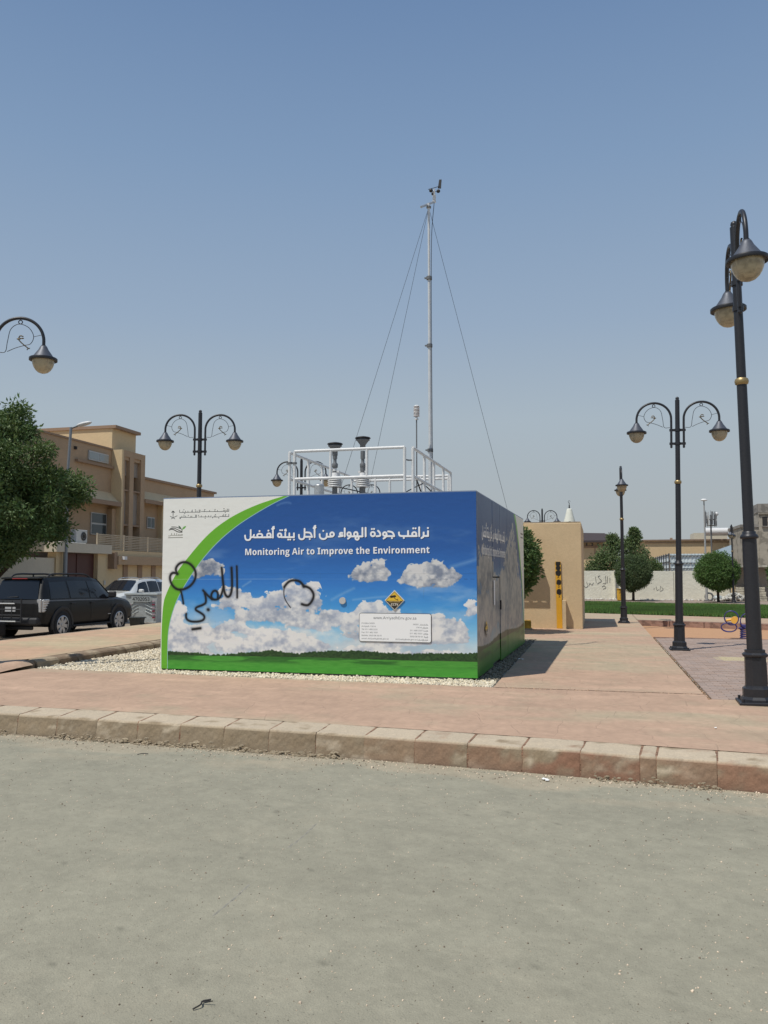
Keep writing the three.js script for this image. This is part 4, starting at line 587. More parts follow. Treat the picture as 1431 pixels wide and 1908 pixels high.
{
  const g = thing('roof_canister', 'short grey ribbed metal canister at the left of the roof railing', 'canister', [-2.97, 1.74, RY]);
  part('body', [lathe([[0, 0], [0.085, 0], [0.085, 0.12], [0.089, 0.125], [0.085, 0.13], [0.085, 0.24], [0.089, 0.245], [0.085, 0.25], [0.085, 0.35], [0.09, 0.36], [0.06, 0.38], [0, 0.385]].map(([a, b]) => [a, b * 1.12]))], M.alu, g);
  const s = thing('weather_shield', 'small white louvred weather shield on a thin pole beside the mast', 'instrument', [-1.52, 3.04, RY]); const h = 4.42 - RY;
  part('pole', [cyl(0.012, 0.012, h, 0, h / 2, 0, 8)], M.greyPipe, s); for (let i = 0; i < 7; i++) part('plate', [lathe([[0.02, 0], [0.056, 0], [0.06, 0.006], [0.045, 0.018], [0.02, 0.019]].map(([a, b]) => [a, b + h + i * 0.026]), 20)], i % 2 ? M.white : std({ color: rgb(0.6, 0.55, 0.54) }), s); part('cap', [lathe([[0, 0.03], [0.03, 0.028], [0.052, 0.01], [0.055, 0], [0, 0]].map(([a, b]) => [a, b + h + 0.182]), 20)], M.white, s); part('bracket', [cyl(0.04, 0.012, 0.06, 0, h - 0.03, 0, 12)], M.white, s);
  // mast with vane, cups and guy wires
  const mB = W(-1.33, 3.39, RY), mT = new THREE.Vector3(0.862, 8.63, -15.5), m = thing('weather_mast', 'tall slim guyed mast with wind vane and cups on the station roof', 'mast', [-1.33, 3.39, RY]);
  const mastM = std({ color: rgb(0.72, 0.74, 0.75), roughness: 0.4, metalness: 0.2, map: rep(T.grain, 0.4) });
  const loc = (p) => p.clone().sub(mB).applyAxisAngle(new THREE.Vector3(0, 1, 0), YAW), top = loc(mT), at = (t) => top.clone().multiplyScalar(t), lower = 0.2, mid = 0.535;
  part('mast_section', [rod([0, 0, 0], at(lower + 0.01), 0.038, 14)], mastM, m); part('mast_section', [rod(at(lower), at(mid), 0.032, 14)], mastM, m); part('mast_section', [rod(at(mid), at(0.745), 0.028, 14)], mastM, m); part('mast_section', [rod(at(0.745), at(1), 0.024, 14)], mastM, m);
  for (const t of [lower, mid, 0.755]) part('clamp', [rod(at(t - 0.006), at(t + 0.004), 0.055, 14), move(box(0.1, 0.025, 0.03), at(t).x - 0.04, at(t).y, at(t).z)], M.greyPipe, m);
  part('guy_ring', [rod(at(0.985), at(0.99), 0.045, 12)], M.greyPipe, m);
  const A = loc(new THREE.Vector3(0.706, 8.47, -15.3)), B = loc(new THREE.Vector3(0.985, 8.78, -15.75)); part('cross_arm', [rod(A, B, 0.024, 4)], M.alu, m);
  const ins = (p, dy) => p.clone().add(new THREE.Vector3(0, dy, 0)), S = B; part('sensor_body', [rod(ins(S, -0.01), ins(S, 0.13), 0.032, 14), rod(ins(S, 0.13), ins(S, 0.26), 0.014, 10)], M.white, m);
  const cups = [0.1, 2.2, 4.3]; part('cup_arm', cups.map((a) => rod(ins(S, 0.2), [S.x + 0.085 * Math.cos(a), S.y + 0.2, S.z + 0.085 * Math.sin(a)], 0.005, 6)), M.black, m); for (const a of cups) part('cup', [move(new THREE.SphereGeometry(0.038, 14, 8, 0, Math.PI * 2, 0, Math.PI / 2), S.x + 0.085 * Math.cos(a), S.y + 0.2, S.z + 0.085 * Math.sin(a), Math.PI / 2, -a, 0), move(new THREE.CircleGeometry(0.037, 14), S.x + 0.085 * Math.cos(a), S.y + 0.2, S.z + 0.085 * Math.sin(a), 0, -a, 0)], M.black, m);
  part('vane_arm', [rod([S.x - 0.11, S.y + 0.24, S.z + 0.05], [S.x + 0.1, S.y + 0.32, S.z - 0.04], 0.006, 6)], M.black, m); part('vane_fin', [move(extrude([[-0.035, 0], [0.03, -0.02], [0.045, 0.16], [-0.005, 0.17]], 0.006, 0.001), S.x + 0.1, S.y + 0.285, S.z - 0.04, 0, -0.25, 0)], M.black, m);
  part('sensor_cable', [tube([S, ins(at(0.9), 0).add(new THREE.Vector3(0.06, 0, 0.02)), at(0.75).add(new THREE.Vector3(0.045, 0, 0.02)), at(0.5).add(new THREE.Vector3(0.045, 0, 0.03)), at(0.2).add(new THREE.Vector3(0.05, 0, 0.04)), [0.06, 0.02, 0.05]], 0.006, 40, 6)], M.wire, m);
  const g1 = loc(W(-3.1, 2.9, RY)), g2 = loc(W(-3.0, 4.6, RY)), g3 = loc(W(-0.1, 5.75, PY + PH + 0.01)), gt = at(0.987); for (const q of [g1, g2, g3]) part('guy_wire', [rod(gt, q, 0.0035, 5)], M.wire, m);
  part('guy_anchor', [move(box(0.1, 0.06, 0.1), g3.x, g3.y + 0.02, g3.z), move(cyl(0.02, 0.02, 0.1), g3.x, g3.y + 0.04, g3.z)], M.dark, m);
  tag(put('roof_cable', join([tube([W(-2.9, 2.5, RY + 0.45), W(-2.0, 3.2, RY + 0.33), W(-1.5, 3.1, RY + 0.5), W(-1.22, 2.2, RY + 0.42), W(-1.2, 3.3, RY + 0.3)], 0.01, 40, 6), tube([W(-1.21, 1.6, RY + 0.42), W(-1.2, 2.1, RY + 0.2), W(-1.2, 2.8, RY + 0.36)], 0.012, 24, 6)]), M.black), 'black cable drooping from the lower railing bar on the station roof', 'cable');
}

// ------------------------------------------------------------------ lamp posts with two arms
function makeLamp(label, pos, turn, scale) { // local x is the line of the arms
  const g = thing('street_lamp', label, 'street lamp', pos, turn, 'black double-armed lamp posts along the pavements'); g.scale.setScalar(scale);
  const oct = (pts) => { const q = lathe(pts, 8).toNonIndexed(); q.rotateY(Math.PI / 8); q.computeVertexNormals(); return q; };
  part('base_plate', [move(rbox(0.36, 0.03, 0.36, 0.008), 0, 0.015, 0), ...[[1, 1], [1, -1], [-1, 1], [-1, -1]].map(([a, b]) => cyl(0.014, 0.014, 0.03, a * 0.145, 0.045, b * 0.145, 8))], M.lamp, g);
  part('plinth', [oct([[0.16, 0.03], [0.158, 0.05], [0.135, 0.075], [0.135, 0.15], [0.112, 0.165], [0.106, 0.18], [0.102, 0.44], [0.101, 0.45]])], M.lamp, g);
  part('plinth_band', [oct([[0.101, 0.45], [0.12, 0.462], [0.125, 0.48], [0.105, 0.495], [0.098, 0.50], [0.098, 0.525], [0.075, 0.527]])], M.lamp, g);
  part('inspection_door', [box(0.075, 0.21, 0.006, 0, 0.3, 0.096, -0.02)], M.lamp, g);
  part('lower_shaft', [cyl(0.073, 0.068, 1.11, 0, 1.08, 0, 20)], M.lamp, g);
  part('collar', [lathe([[0.066, 1.615], [0.085, 1.62], [0.088, 1.64], [0.075, 1.66], [0.064, 1.665], [0.064, 1.69], [0.05, 1.692]])], M.lamp, g);
  part('middle_shaft', [cyl(0.052, 0.049, 1.52, 0, 2.44, 0, 18)], M.lamp, g);
  part('ring', [lathe([[0.048, 3.17], [0.062, 3.18], [0.068, 3.205], [0.062, 3.23], [0.046, 3.24]])], M.gold, g);
  part('upper_shaft', [cyl(0.046, 0.042, 1.575, 0, 4.02, 0, 18)], M.lamp, g);
  part('finial', [lathe([[0.043, 4.8], [0.034, 4.806], [0.03, 4.82], [0.036, 4.835], [0.03, 4.86], [0.012, 4.872], [0, 4.874]], 16)], M.lamp, g);
  part('bracket', [box(0.30, 0.045, 0.03, 0, 4.22, 0), cyl(0.056, 0.056, 0.05, 0, 4.22, 0, 14)], M.lamp, g); part('bracket', [box(0.3, 0.045, 0.03, 0, 3.955, 0), cyl(0.055, 0.055, 0.05, 0, 3.955, 0, 14)], M.lamp, g);
  for (const s of [-1, 1]) {
    const cx = 0.437, r = 0.322, arc = [[0.115, 3.89, 0], [0.115, 4.15, 0], [0.115, 4.40, 0]]; for (let a = 170; a >= 8; a -= 18) arc.push([cx + r * Math.cos(R(a)), 4.44 + r * Math.sin(R(a)), 0]); arc.push([0.759, 4.42, 0], [0.759, 4.36, 0]);
    const a = part('arm', [tube(arc.map(([x, y, z]) => [s * x, y, z]), 0.022, 60, 10), new THREE.SphereGeometry(0.023, 10, 8).translate(s * 0.115, 3.89, 0), cyl(0.03, 0.03, 0.03, s * 0.759, 4.37, 0, 12)], M.lamp, g);
    const S = (p) => p.map(([x, y]) => [s * x, y, 0.0]);
    part('scroll', [new THREE.TorusGeometry(0.026, 0.007, 8, 18).translate(s * 0.437, 4.705, 0), tube(S([[0.14, 4.27], [0.24, 4.275], [0.27, 4.42], [0.31, 4.6], [0.38, 4.665], [0.45, 4.675], [0.56, 4.62], [0.62, 4.5], [0.58, 4.4], [0.5, 4.375], [0.38, 4.335], [0.27, 4.282]]), 0.005, 90, 5), rod([s * 0.62, 4.5, 0], [s * 0.745, 4.535, 0], 0.004, 5)], M.lamp, a);
    part('leaf', [tube(S([[0.56, 4.33], [0.52, 4.36], [0.45, 4.42], [0.42, 4.46], [0.44, 4.51], [0.48, 4.5]]), 0.009, 24, 6), move(new THREE.SphereGeometry(0.02, 8, 6).scale(1.5, 0.6, 0.5), s * 0.42, 4.465, 0), move(new THREE.SphereGeometry(0.02, 8, 6).scale(1.4, 0.5, 0.5), s * 0.465, 4.475, 0), rod([s * 0.55, 4.335, 0], [s * 0.535, 4.31, 0], 0.007, 5), rod([s * 0.56, 4.33, 0], [s * 0.575, 4.34, 0], 0.007, 5)], M.darkGold, a);
    const h = part('lamp_shade', [lathe([[0.0, 4.375], [0.04, 4.372], [0.05, 4.355], [0.066, 4.32], [0.14, 4.215], [0.15, 4.205]], 28).translate(s * 0.759, 0, 0)], M.shade, g);
    part('rim', [lathe([[0.142, 4.212], [0.178, 4.204], [0.188, 4.196], [0.188, 4.165], [0.176, 4.162], [0.17, 4.178], [0.14, 4.18]], 32).translate(s * 0.759, 0, 0)], M.lamp, h);
    part('globe', [lathe([[0.146, 4.182], [0.148, 4.16], [0.142, 4.115], [0.125, 4.07], [0.1, 4.03], [0.066, 4.0], [0.03, 3.986], [0, 3.983]], 32).translate(s * 0.759, 0, 0)], M.globe, h);
  }
  return g;
}
const AL = R(90);
const lampA = makeLamp('tall black lamp post nearest the camera at the right edge', [3.44, -1.3, 0], R(88), 1.185);
const lean = (g, d) => g.quaternion.premultiply(new THREE.Quaternion().setFromAxisAngle(new THREE.Vector3(0, 0, 1), R(d)));   // real posts are not quite plumb
const lampB = dup(lampA, 'lamp post on the purple pavers with both arms spread sideways', [3.23, 5.7, 0], 0, 1.045);
dup(lampA, 'lamp post standing on the path beside the tan block, arms seen end on', [2.46, 14.9, 0], R(90), 1.0);
dup(lampA, 'single lamp arm reaching in at the left edge with its post out of view', [-7.71, -0.8, 0.13], R(20), 1.15);
dup(lampA, 'lamp post rising behind the white corner of the printed station', [-7.16, 5.5, 0.13], R(14), 1.06);
dup(lampA, 'lamp post behind the left end of the white roof railing', [-7.64, 13.65, 0.13], R(12), 1.06);
dup(lampA, 'far lamp post low behind the air samplers on the roof', [-7.7, 20.9, 0.13], R(12), 1.06);
dup(lampA, 'lamp post whose two lamps show above the top of the tan block', [-0.97, 31.35, 0], R(14), 1.0);
dup(lampA, 'far lamp post with lamps bunched together, beside the round tree and the rubble', [8.55, 34.5, 0], R(76), 0.84);
dup(lampA, 'lamp post at the right edge, half hidden by the nearest tall post', [7.55, 17.4, 0], R(80), 0.85);
lean(lampA, 0.9); lean(lampB, -1.0);

// ------------------------------------------------------------------ foliage
const leafGeo = (n, len, wid, spread, seed) => { // a spray of n small folded leaves
  const r = rng(seed), pos = []; for (let i = 0; i < n; i++) {
    const d = new THREE.Vector3(r() - 0.5, r() - 0.5, r() - 0.5).normalize(), b = d.clone().multiplyScalar(spread * Math.cbrt(r())), s = new THREE.Vector3(r() - 0.5, r() - 0.5, r() - 0.5).cross(d).normalize().multiplyScalar(wid / 2), up = s.clone().cross(d).normalize().multiplyScalar(wid * 0.25), t = b.clone().addScaledVector(d, len), m = b.clone().addScaledVector(d, len * 0.5);
    const l = m.clone().add(s).add(up), q = m.clone().sub(s).add(up); for (const p of [b, l, t, b, t, q]) pos.push(p.x, p.y, p.z);
  }
  const g = new THREE.BufferGeometry(); g.setAttribute('position', new THREE.Float32BufferAttribute(pos, 3)); g.computeVertexNormals(); return metric(g);
};
const leafMat = (r, g, b) => new THREE.MeshPhysicalMaterial({ color: rgb(r, g, b), roughness: 0.75, transmission: 0.3, thickness: 0, side: THREE.DoubleSide, vertexColors: true });
function crown(parent, geo, mat, n, pickP, seed, size, varied = 0.5) {
  const r = rng(seed), P = geo.attributes.position, N = geo.attributes.normal, k = P.count, pos = new Float32Array(n * k * 3), nor = new Float32Array(n * k * 3), col = new Float32Array(n * k * 3), q = new THREE.Quaternion(), e = new THREE.Euler(), v = new THREE.Vector3();
  for (let i = 0; i < n; i++) {
    const p = pickP(r), s = size * (0.7 + 0.6 * r()); q.setFromEuler(e.set(r() * 7, r() * 7, r() * 7)); const b = 1 - varied / 2 + varied * r(), y = r(), c = [b * (0.9 + 0.35 * y), b, b * (0.8 + 0.2 * r())];
    for (let j = 0; j < k; j++) { const o = (i * k + j) * 3; v.fromBufferAttribute(P, j).applyQuaternion(q).multiplyScalar(s).add(p); pos[o] = v.x; pos[o + 1] = v.y; pos[o + 2] = v.z; v.fromBufferAttribute(N, j).applyQuaternion(q); nor[o] = v.x; nor[o + 1] = v.y; nor[o + 2] = v.z; col[o] = c[0]; col[o + 1] = c[1]; col[o + 2] = c[2]; }
  }
  const g = new THREE.BufferGeometry(); g.setAttribute('position', new THREE.BufferAttribute(pos, 3)); g.setAttribute('normal', new THREE.BufferAttribute(nor, 3)); g.setAttribute('color', new THREE.BufferAttribute(col, 3)); return put('crown', g, mat, parent);
}
const limb = (a, b, r0, r1) => { const A = V3(a), B = V3(b), d = B.clone().sub(A); return new THREE.CylinderGeometry(r1, r0, d.length(), 9, 3).applyQuaternion(new THREE.Quaternion().setFromUnitVectors(new THREE.Vector3(0, 1, 0), d.clone().normalize())).translate((A.x + B.x) / 2, (A.y + B.y) / 2, (A.z + B.z) / 2); };
const inBall = (r, p = 1 / 3) => { const z = 2 * r() - 1, a = r() * 6.283, q = Math.sqrt(1 - z * z), k = Math.pow(r(), p); return new THREE.Vector3(q * Math.cos(a) * k, z * k, q * Math.sin(a) * k); };
{ // big street tree on the left
  const t = thing('street_tree', 'large dense dark green tree over the black car at the left edge', 'tree', [-19.5, 13.8, -0.12]);
  const r = rng(201), cl2 = []; // clumps: x right, y up, z towards the road, radius
  const add = (x, y, z, q) => cl2.push([x, y, z, q]);
  for (let i = 0; i < 46; i++) { const d = inBall(r, 0.45), up = d.y; add(d.x * 2.75 * (1 - 0.12 * Math.max(0, up)), 4.75 + d.y * 2.6, d.z * 2.4, 0.5 + 0.45 * r()); }
  for (const c of [[1.1, 6.85, 0.3, 0.42], [0.55, 6.7, -0.2, 0.5], [-0.6, 6.9, 0.2, 0.55], [1.5, 6.1, 0.4, 0.5], [2.2, 5.4, 0.5, 0.5], [2.4, 4.7, 0.4, 0.5], [2.45, 3.8, 0.4, 0.55], [2.3, 3.0, 0.6, 0.55], [1.7, 2.45, 0.8, 0.55], [0.9, 2.1, 0.9, 0.6], [0.1, 1.9, 1.2, 0.6], [-0.8, 1.8, 1.3, 0.6], [1.2, 4.2, 1.9, 0.8], [0.2, 3.4, 2.2, 0.8], [2.0, 3.4, 1.6, 0.6]]) add(c[0], c[1] * 1.09, c[2], c[3]);
  part('trunk', [limb([0, 0, 0], [0.08, 1.5, 0.05], 0.2, 0.15), ...[[1.3, 4.2, 0.6], [-1.2, 4.4, 0.3], [0.3, 4.9, -1.2], [0.2, 5.6, 0.5], [1.8, 3.2, -0.4], [-0.6, 3.4, 1.5]].map((b) => limb([0.08, 1.4, 0.05], b, 0.11, 0.03))], M.bark, t);
  const tot = cl2.reduce((s, c) => s + c[3] ** 2.2, 0), cum = []; let q = 0; for (const c of cl2) { q += c[3] ** 2.2 / tot; cum.push(q); }
  crown(t, leafGeo(16, 0.15, 0.055, 0.19, 21), leafMat(0.1, 0.18, 0.05), 8200, (r2) => { const k = r2(); let i = 0; while (cum[i] < k) i++; const c = cl2[i], d = inBall(r2, 0.5); return new THREE.Vector3(c[0] + d.x * c[3], c[1] + d.y * c[3] * 0.8, c[2] + d.z * c[3]); }, 202, 1, 0.6);
}
function roundTree(label, u, v, rad, cy, hy, seed, n, mat) { // clipped ball on a short trunk
  const t = thing('round_tree', label, 'tree', [u, v, 0], seed), r0 = rng(seed);
  part('trunk', [limb([0, -0.05, 0], [0.02, cy - hy * 0.3, 0], 0.08, 0.055), limb([0.02, cy - hy * 0.75, 0], [0.4, cy, 0.2], 0.04, 0.02), limb([0.02, cy - hy * 0.75, 0], [-0.35, cy, -0.2], 0.04, 0.02)], M.bark, t);
  part('soil_ring', [lathe([[0, 0.05], [0.5, 0.035], [0.62, 0.012], [0.64, -0.02]], 22)], M.soil, t);
  crown(t, leafGeo(14, 0.085, 0.035, 0.09, seed + 3), mat, n, (r) => { const d = inBall(r, 0.2), k = 1 + 0.42 * (fbm(d.x * 1.9 + seed, d.y * 1.6 + d.z * 1.7, 3, 141) - 0.5) + (r() < 0.03 ? 0.12 * r() : 0), top = d.y > 0 ? 1 : 0.82; return new THREE.Vector3(d.x * rad * k, cy + d.y * hy * k * top, d.z * rad * k); }, seed + 1, 1, 0.5);
  return t;
}
roundTree('clipped round dark green tree beside the lamp post on the path', 3.66, 36.9, 0.99, 1.5, 1.06, 31, 2600, leafMat(0.08, 0.135, 0.045));
roundTree('clipped round bright green tree in front of the white metal fence', 7.9, 35.2, 1.1, 1.5, 1.06, 41, 3000, leafMat(0.09, 0.19, 0.035));
{ // loose tree behind the white wall
  const t = thing('loose_tree', 'loose pale green tree growing behind the white wall with scrawls', 'tree', [2.9, 42.4, 0]), r = rng(301), cl2 = [[-1.6, 1.5, 0.4, 0.5], [-1.2, 2.1, 0.3, 0.6], [-0.6, 2.6, 0.2, 0.8], [0, 3.2, 0, 0.6], [0.1, 2.2, 0.3, 0.8], [0.8, 3.2, 0, 0.6], [1.15, 3.75, -0.1, 0.38], [1.1, 4.15, 0, 0.16], [1.5, 2.6, 0.2, 0.65], [1.9, 2.0, 0.3, 0.6], [2.3, 1.9, 0.3, 0.35], [-0.9, 1.4, 0.5, 0.5], [0.5, 1.5, 0.3, 0.7], [-1.8, 0.95, 0.9, 0.3], [-0.2, 3.7, 0, 0.3]];
  part('trunk', [limb([0, 0, 0], [0.1, 1.3, 0], 0.12, 0.09), limb([0.1, 1.2, 0], [-1, 2.4, 0.2], 0.06, 0.02), limb([0.1, 1.2, 0], [1, 3.9, 0], 0.07, 0.015), limb([0.1, 1.2, 0], [1.6, 2.3, 0.2], 0.05, 0.02)], M.bark, t);
  crown(t, leafGeo(12, 0.13, 0.05, 0.14, 23), leafMat(0.12, 0.19, 0.065), 2300, (r2) => { const c = cl2[Math.floor(r2() * cl2.length)], d = inBall(r2, 0.45); return new THREE.Vector3(c[0] + d.x * c[3], c[1] + d.y * c[3], c[2] + d.z * c[3]); }, 302, 1, 0.6);
}
{ // tall shrub between the station and the tan block, and the hedge tree at the right edge
  const shrub = (label, u, v, rad, y0, y1, n, seed, mat) => { const t = thing('tall_shrub', label, 'shrub', [u, v, 0]), cy = (y0 + y1) / 2, hy = (y1 - y0) / 2; part('trunk', [limb([0, 0, 0], [0.03, cy, 0], 0.07, 0.04), limb([0, 0.3, 0], [0.3, cy, 0.1], 0.04, 0.02), limb([0, 0.3, 0], [-0.25, cy, -0.1], 0.04, 0.02)], M.bark, t);
    crown(t, leafGeo(14, 0.11, 0.042, 0.12, seed), mat, n, (r) => { const d = inBall(r, 0.28), k = 1 + 0.45 * (fbm(d.x * 2 + seed, d.y * 2.4 + d.z * 2, 3, 142) - 0.5), w = d.y > 0 ? 1 - 0.45 * d.y * d.y : 1 - 0.3 * d.y * d.y; return new THREE.Vector3(d.x * rad * k * w, cy + d.y * hy * k, d.z * rad * k * w); }, seed + 1, 1, 0.6); };
  shrub('tall leafy green shrub between the station and the tan block', -0.64, 9.6, 0.82, 0.85, 2.88, 2400, 51, leafMat(0.08, 0.16, 0.035));
  shrub('tall green hedge tree at the right edge behind the nearest lamp post', 10.3, 28.4, 1.15, 0.0, 3.0, 3000, 61, leafMat(0.08, 0.16, 0.035));
}

// ------------------------------------------------------------------ tan block with its yellow sign, and small things beside it
{
  const b = thing('tan_block', 'plain tan rendered block behind the shrub at the end of the path', 'building', [1.28, 11.76, 0]);
  const H = 2.95, Wd = 4.4, Dp = 4.3;
  part('wall', [rbox(Wd, H, Dp, 0.025, -Wd / 2, H / 2 - 0.02, -Dp / 2)], M.beige, b);
  part('parapet_edge', [box(Wd - 0.04, 0.02, Dp - 0.04, -Wd / 2, H - 0.0, -Dp / 2)], std({ color: rgb(0.62, 0.5, 0.36), map: rep(T.blot, 1) }), b);
  part('buttress', [rbox(0.1, 0.8, 0.24, 0.008, -0.49, 0.38, 0.12)], M.beige, b);
  // hood on the left of the face, behind the shrub: flat slab, fascia and pierced lower rail
  const hood = new THREE.Group(); hood.name = 'hood'; hood.position.set(-3.02, 0, 0); b.add(hood);
  part('slab', [box(1.75, 0.06, 0.62, 0.77, 2.62, 0.31)], M.beige, hood); part('fascia', [box(1.75, 0.3, 0.05, 0.77, 2.44, 0.6), box(1.75, 0.06, 0.05, 0.77, 2.11, 0.6)], M.beige, hood); for (let i = 0; i < 8; i++) part('baluster', [box(0.07, 0.15, 0.045, -0.07 + i * 0.24, 2.215, 0.6)], M.beige, hood);
  const s = thing('yellow_sign', 'narrow yellow upright board with blacked-out letters on the tan block', 'sign', [0.655, 11.73, 0]); s.rotation.z = 0.012;
  const c = document.createElement('canvas'); c.width = 96; c.height = 1024; const x = c.getContext('2d'); { const gr = x.createLinearGradient(0, 0, 0, 0); x.fillStyle = '#d8a228'; x.fillRect(0, 0, 96, 1024); const r = rng(5); for (let i = 0; i < 400; i++) { x.fillStyle = `rgba(${r() < 0.5 ? '240,200,120' : '150,100,20'},0.12)`; x.fillRect(r() * 96, r() * 1024, 2 + 6 * r(), 3 + 20 * r()); } x.fillStyle = '#241d14'; x.font = 'bold 54px sans-serif'; x.textAlign = 'center';
    x.fillText('A', 48, 258); x.fillText('D', 52, 403); x.fillText('X', 58, 556); const blob = (y, q, dx = 0) => { for (let i = 0; i < 90; i++) { const a = r() * 6.28, d = q * Math.sqrt(r()) * 0.75; x.fillStyle = 'rgba(26,22,20,.3)'; x.beginPath(); x.arc(50 + dx + d * Math.cos(a), y + d * Math.sin(a), q * 0.42, 0, 7); x.fill(); } }; blob(30, 42); blob(95, 40); blob(175, 46); blob(318, 42, 4); blob(465, 44, 6); }
  const bd = part('board', [rbox(0.155, 1.85, 0.03, 0.004, 0, 0.925, -0.005)], std({ color: rgb(0.5, 0.3, 0.05), roughness: 0.6 }), s);
  const f = new THREE.PlaneGeometry(0.15, 1.84); f.translate(0, 0.925, 0.0125); put('face', f, std({ map: canvasTex(c), roughness: 0.55 }), s); part('standoff', [box(0.05, 0.05, 0.06, 0.03, 0.5, -0.0), box(0.05, 0.05, 0.06, 0.03, 1.5, -0.0)].map((q) => q.translate(0, 0, -0.03)), M.dark, s);
  const blk = (label, u, v, w, h, d, cat = 'bollard') => { const t = thing('concrete_block', label, cat, [u, v, 0], 0.1); part('body', [rbox(w, h, d, 0.02, 0, h / 2, 0)], M.yellow, t); part('foot', [rbox(w + 0.06, 0.04, d + 0.06, 0.01, 0, 0.012, 0)], std({ color: rgb(0.4, 0.33, 0.24), map: rep(T.blot, 0.5) }), t); };
  blk('low yellow painted block on the ground between shrub and tan block', -0.3, 11.25, 0.42, 0.24, 0.34, 'block');
  const t2 = thing('yellow_bin', 'yellow box standing behind the round tree near the white wall', 'box', [3.0, 37.2, 0]); part('body', [rbox(0.42, 0.62, 0.4, 0.03, 0, 0.33, 0)], M.yellow, t2); part('lid', [rbox(0.46, 0.05, 0.44, 0.015, 0, 0.66, 0)], M.yellow, t2); part('foot', [rbox(0.36, 0.04, 0.34, 0.01, 0, 0.01, 0)], M.dark, t2);
}
{ // spring rocker in the play pit
  const g = thing('spring_rocker', 'blue looped spring rocker with orange seat in the sunken play pit', 'play rocker', [5.36, 11.6, -0.19], R(-10)), bl = std({ color: rgb(0.028, 0.028, 0.16), roughness: 0.4 });
  const coil = []; for (let i = 0; i <= 80; i++) { const a = i / 80 * 5 * 6.283, t = i / 80; coil.push([0.13 * (1 - 0.1 * t) * Math.cos(a), 0.03 + 0.36 * t, 0.13 * (1 - 0.1 * t) * Math.sin(a)]); } g.scale.setScalar(0.68); part('spring', [tube(coil, 0.022, 240, 7)], bl, g); part('base', [cyl(0.2, 0.18, 0.03, 0, 0.012, 0)], M.dark, g); part('saddle_plate', [rbox(0.36, 0.06, 0.26, 0.02, 0, 0.42, 0), rbox(0.2, 0.12, 0.22, 0.03, 0, 0.5, 0)], bl, g);
  part('seat', [rbox(0.42, 0.1, 0.3, 0.05, -0.42, 0.74, 0, 0, 0, 0.2), cyl(0.14, 0.14, 0.3, -0.3, 0.72, 0, 18, Math.PI / 2)], std({ color: rgb(0.8, 0.45, 0.08), roughness: 0.5 }), g);
  for (const z of [-0.16, 0.16]) { const E = (cx, cy, rx, ry, tilt) => { const p = []; for (let i = 0; i < 14; i++) { const a = i / 14 * 6.283, x = rx * Math.cos(a), y = ry * Math.sin(a); p.push([cx + x * Math.cos(tilt) - y * Math.sin(tilt), cy + x * Math.sin(tilt) + y * Math.cos(tilt), z]); } return tube(p, 0.018, 60, 7, true); }; part('loop', [E(-0.42, 0.8, 0.25, 0.27, 0.3)], bl, g); part('loop', [E(-0.52, 0.44, 0.28, 0.17, 0)], bl, g); part('loop', [E(0.1, 0.72, 0.2, 0.26, -0.3)], bl, g); }
}
{ // low edge of another play piece at the right border of the pavers
  const g = thing('play_tube', 'dark bent tube of play equipment just right of the nearest lamp post', 'play equipment', [6.05, 8.4, 0]); part('hoop', [tube([[0, -0.02, 0], [0, 0.25, 0], [0.25, 0.3, 0.1], [0.8, 0.28, 0.3], [1.05, 0.24, 0.4], [1.05, -0.02, 0.4]], 0.03, 50, 8)], M.black, g); part('foot', [cyl(0.06, 0.06, 0.02, 0, 0.006, 0), cyl(0.06, 0.06, 0.02, 1.05, 0.006, 0.4)], M.dark, g);
}

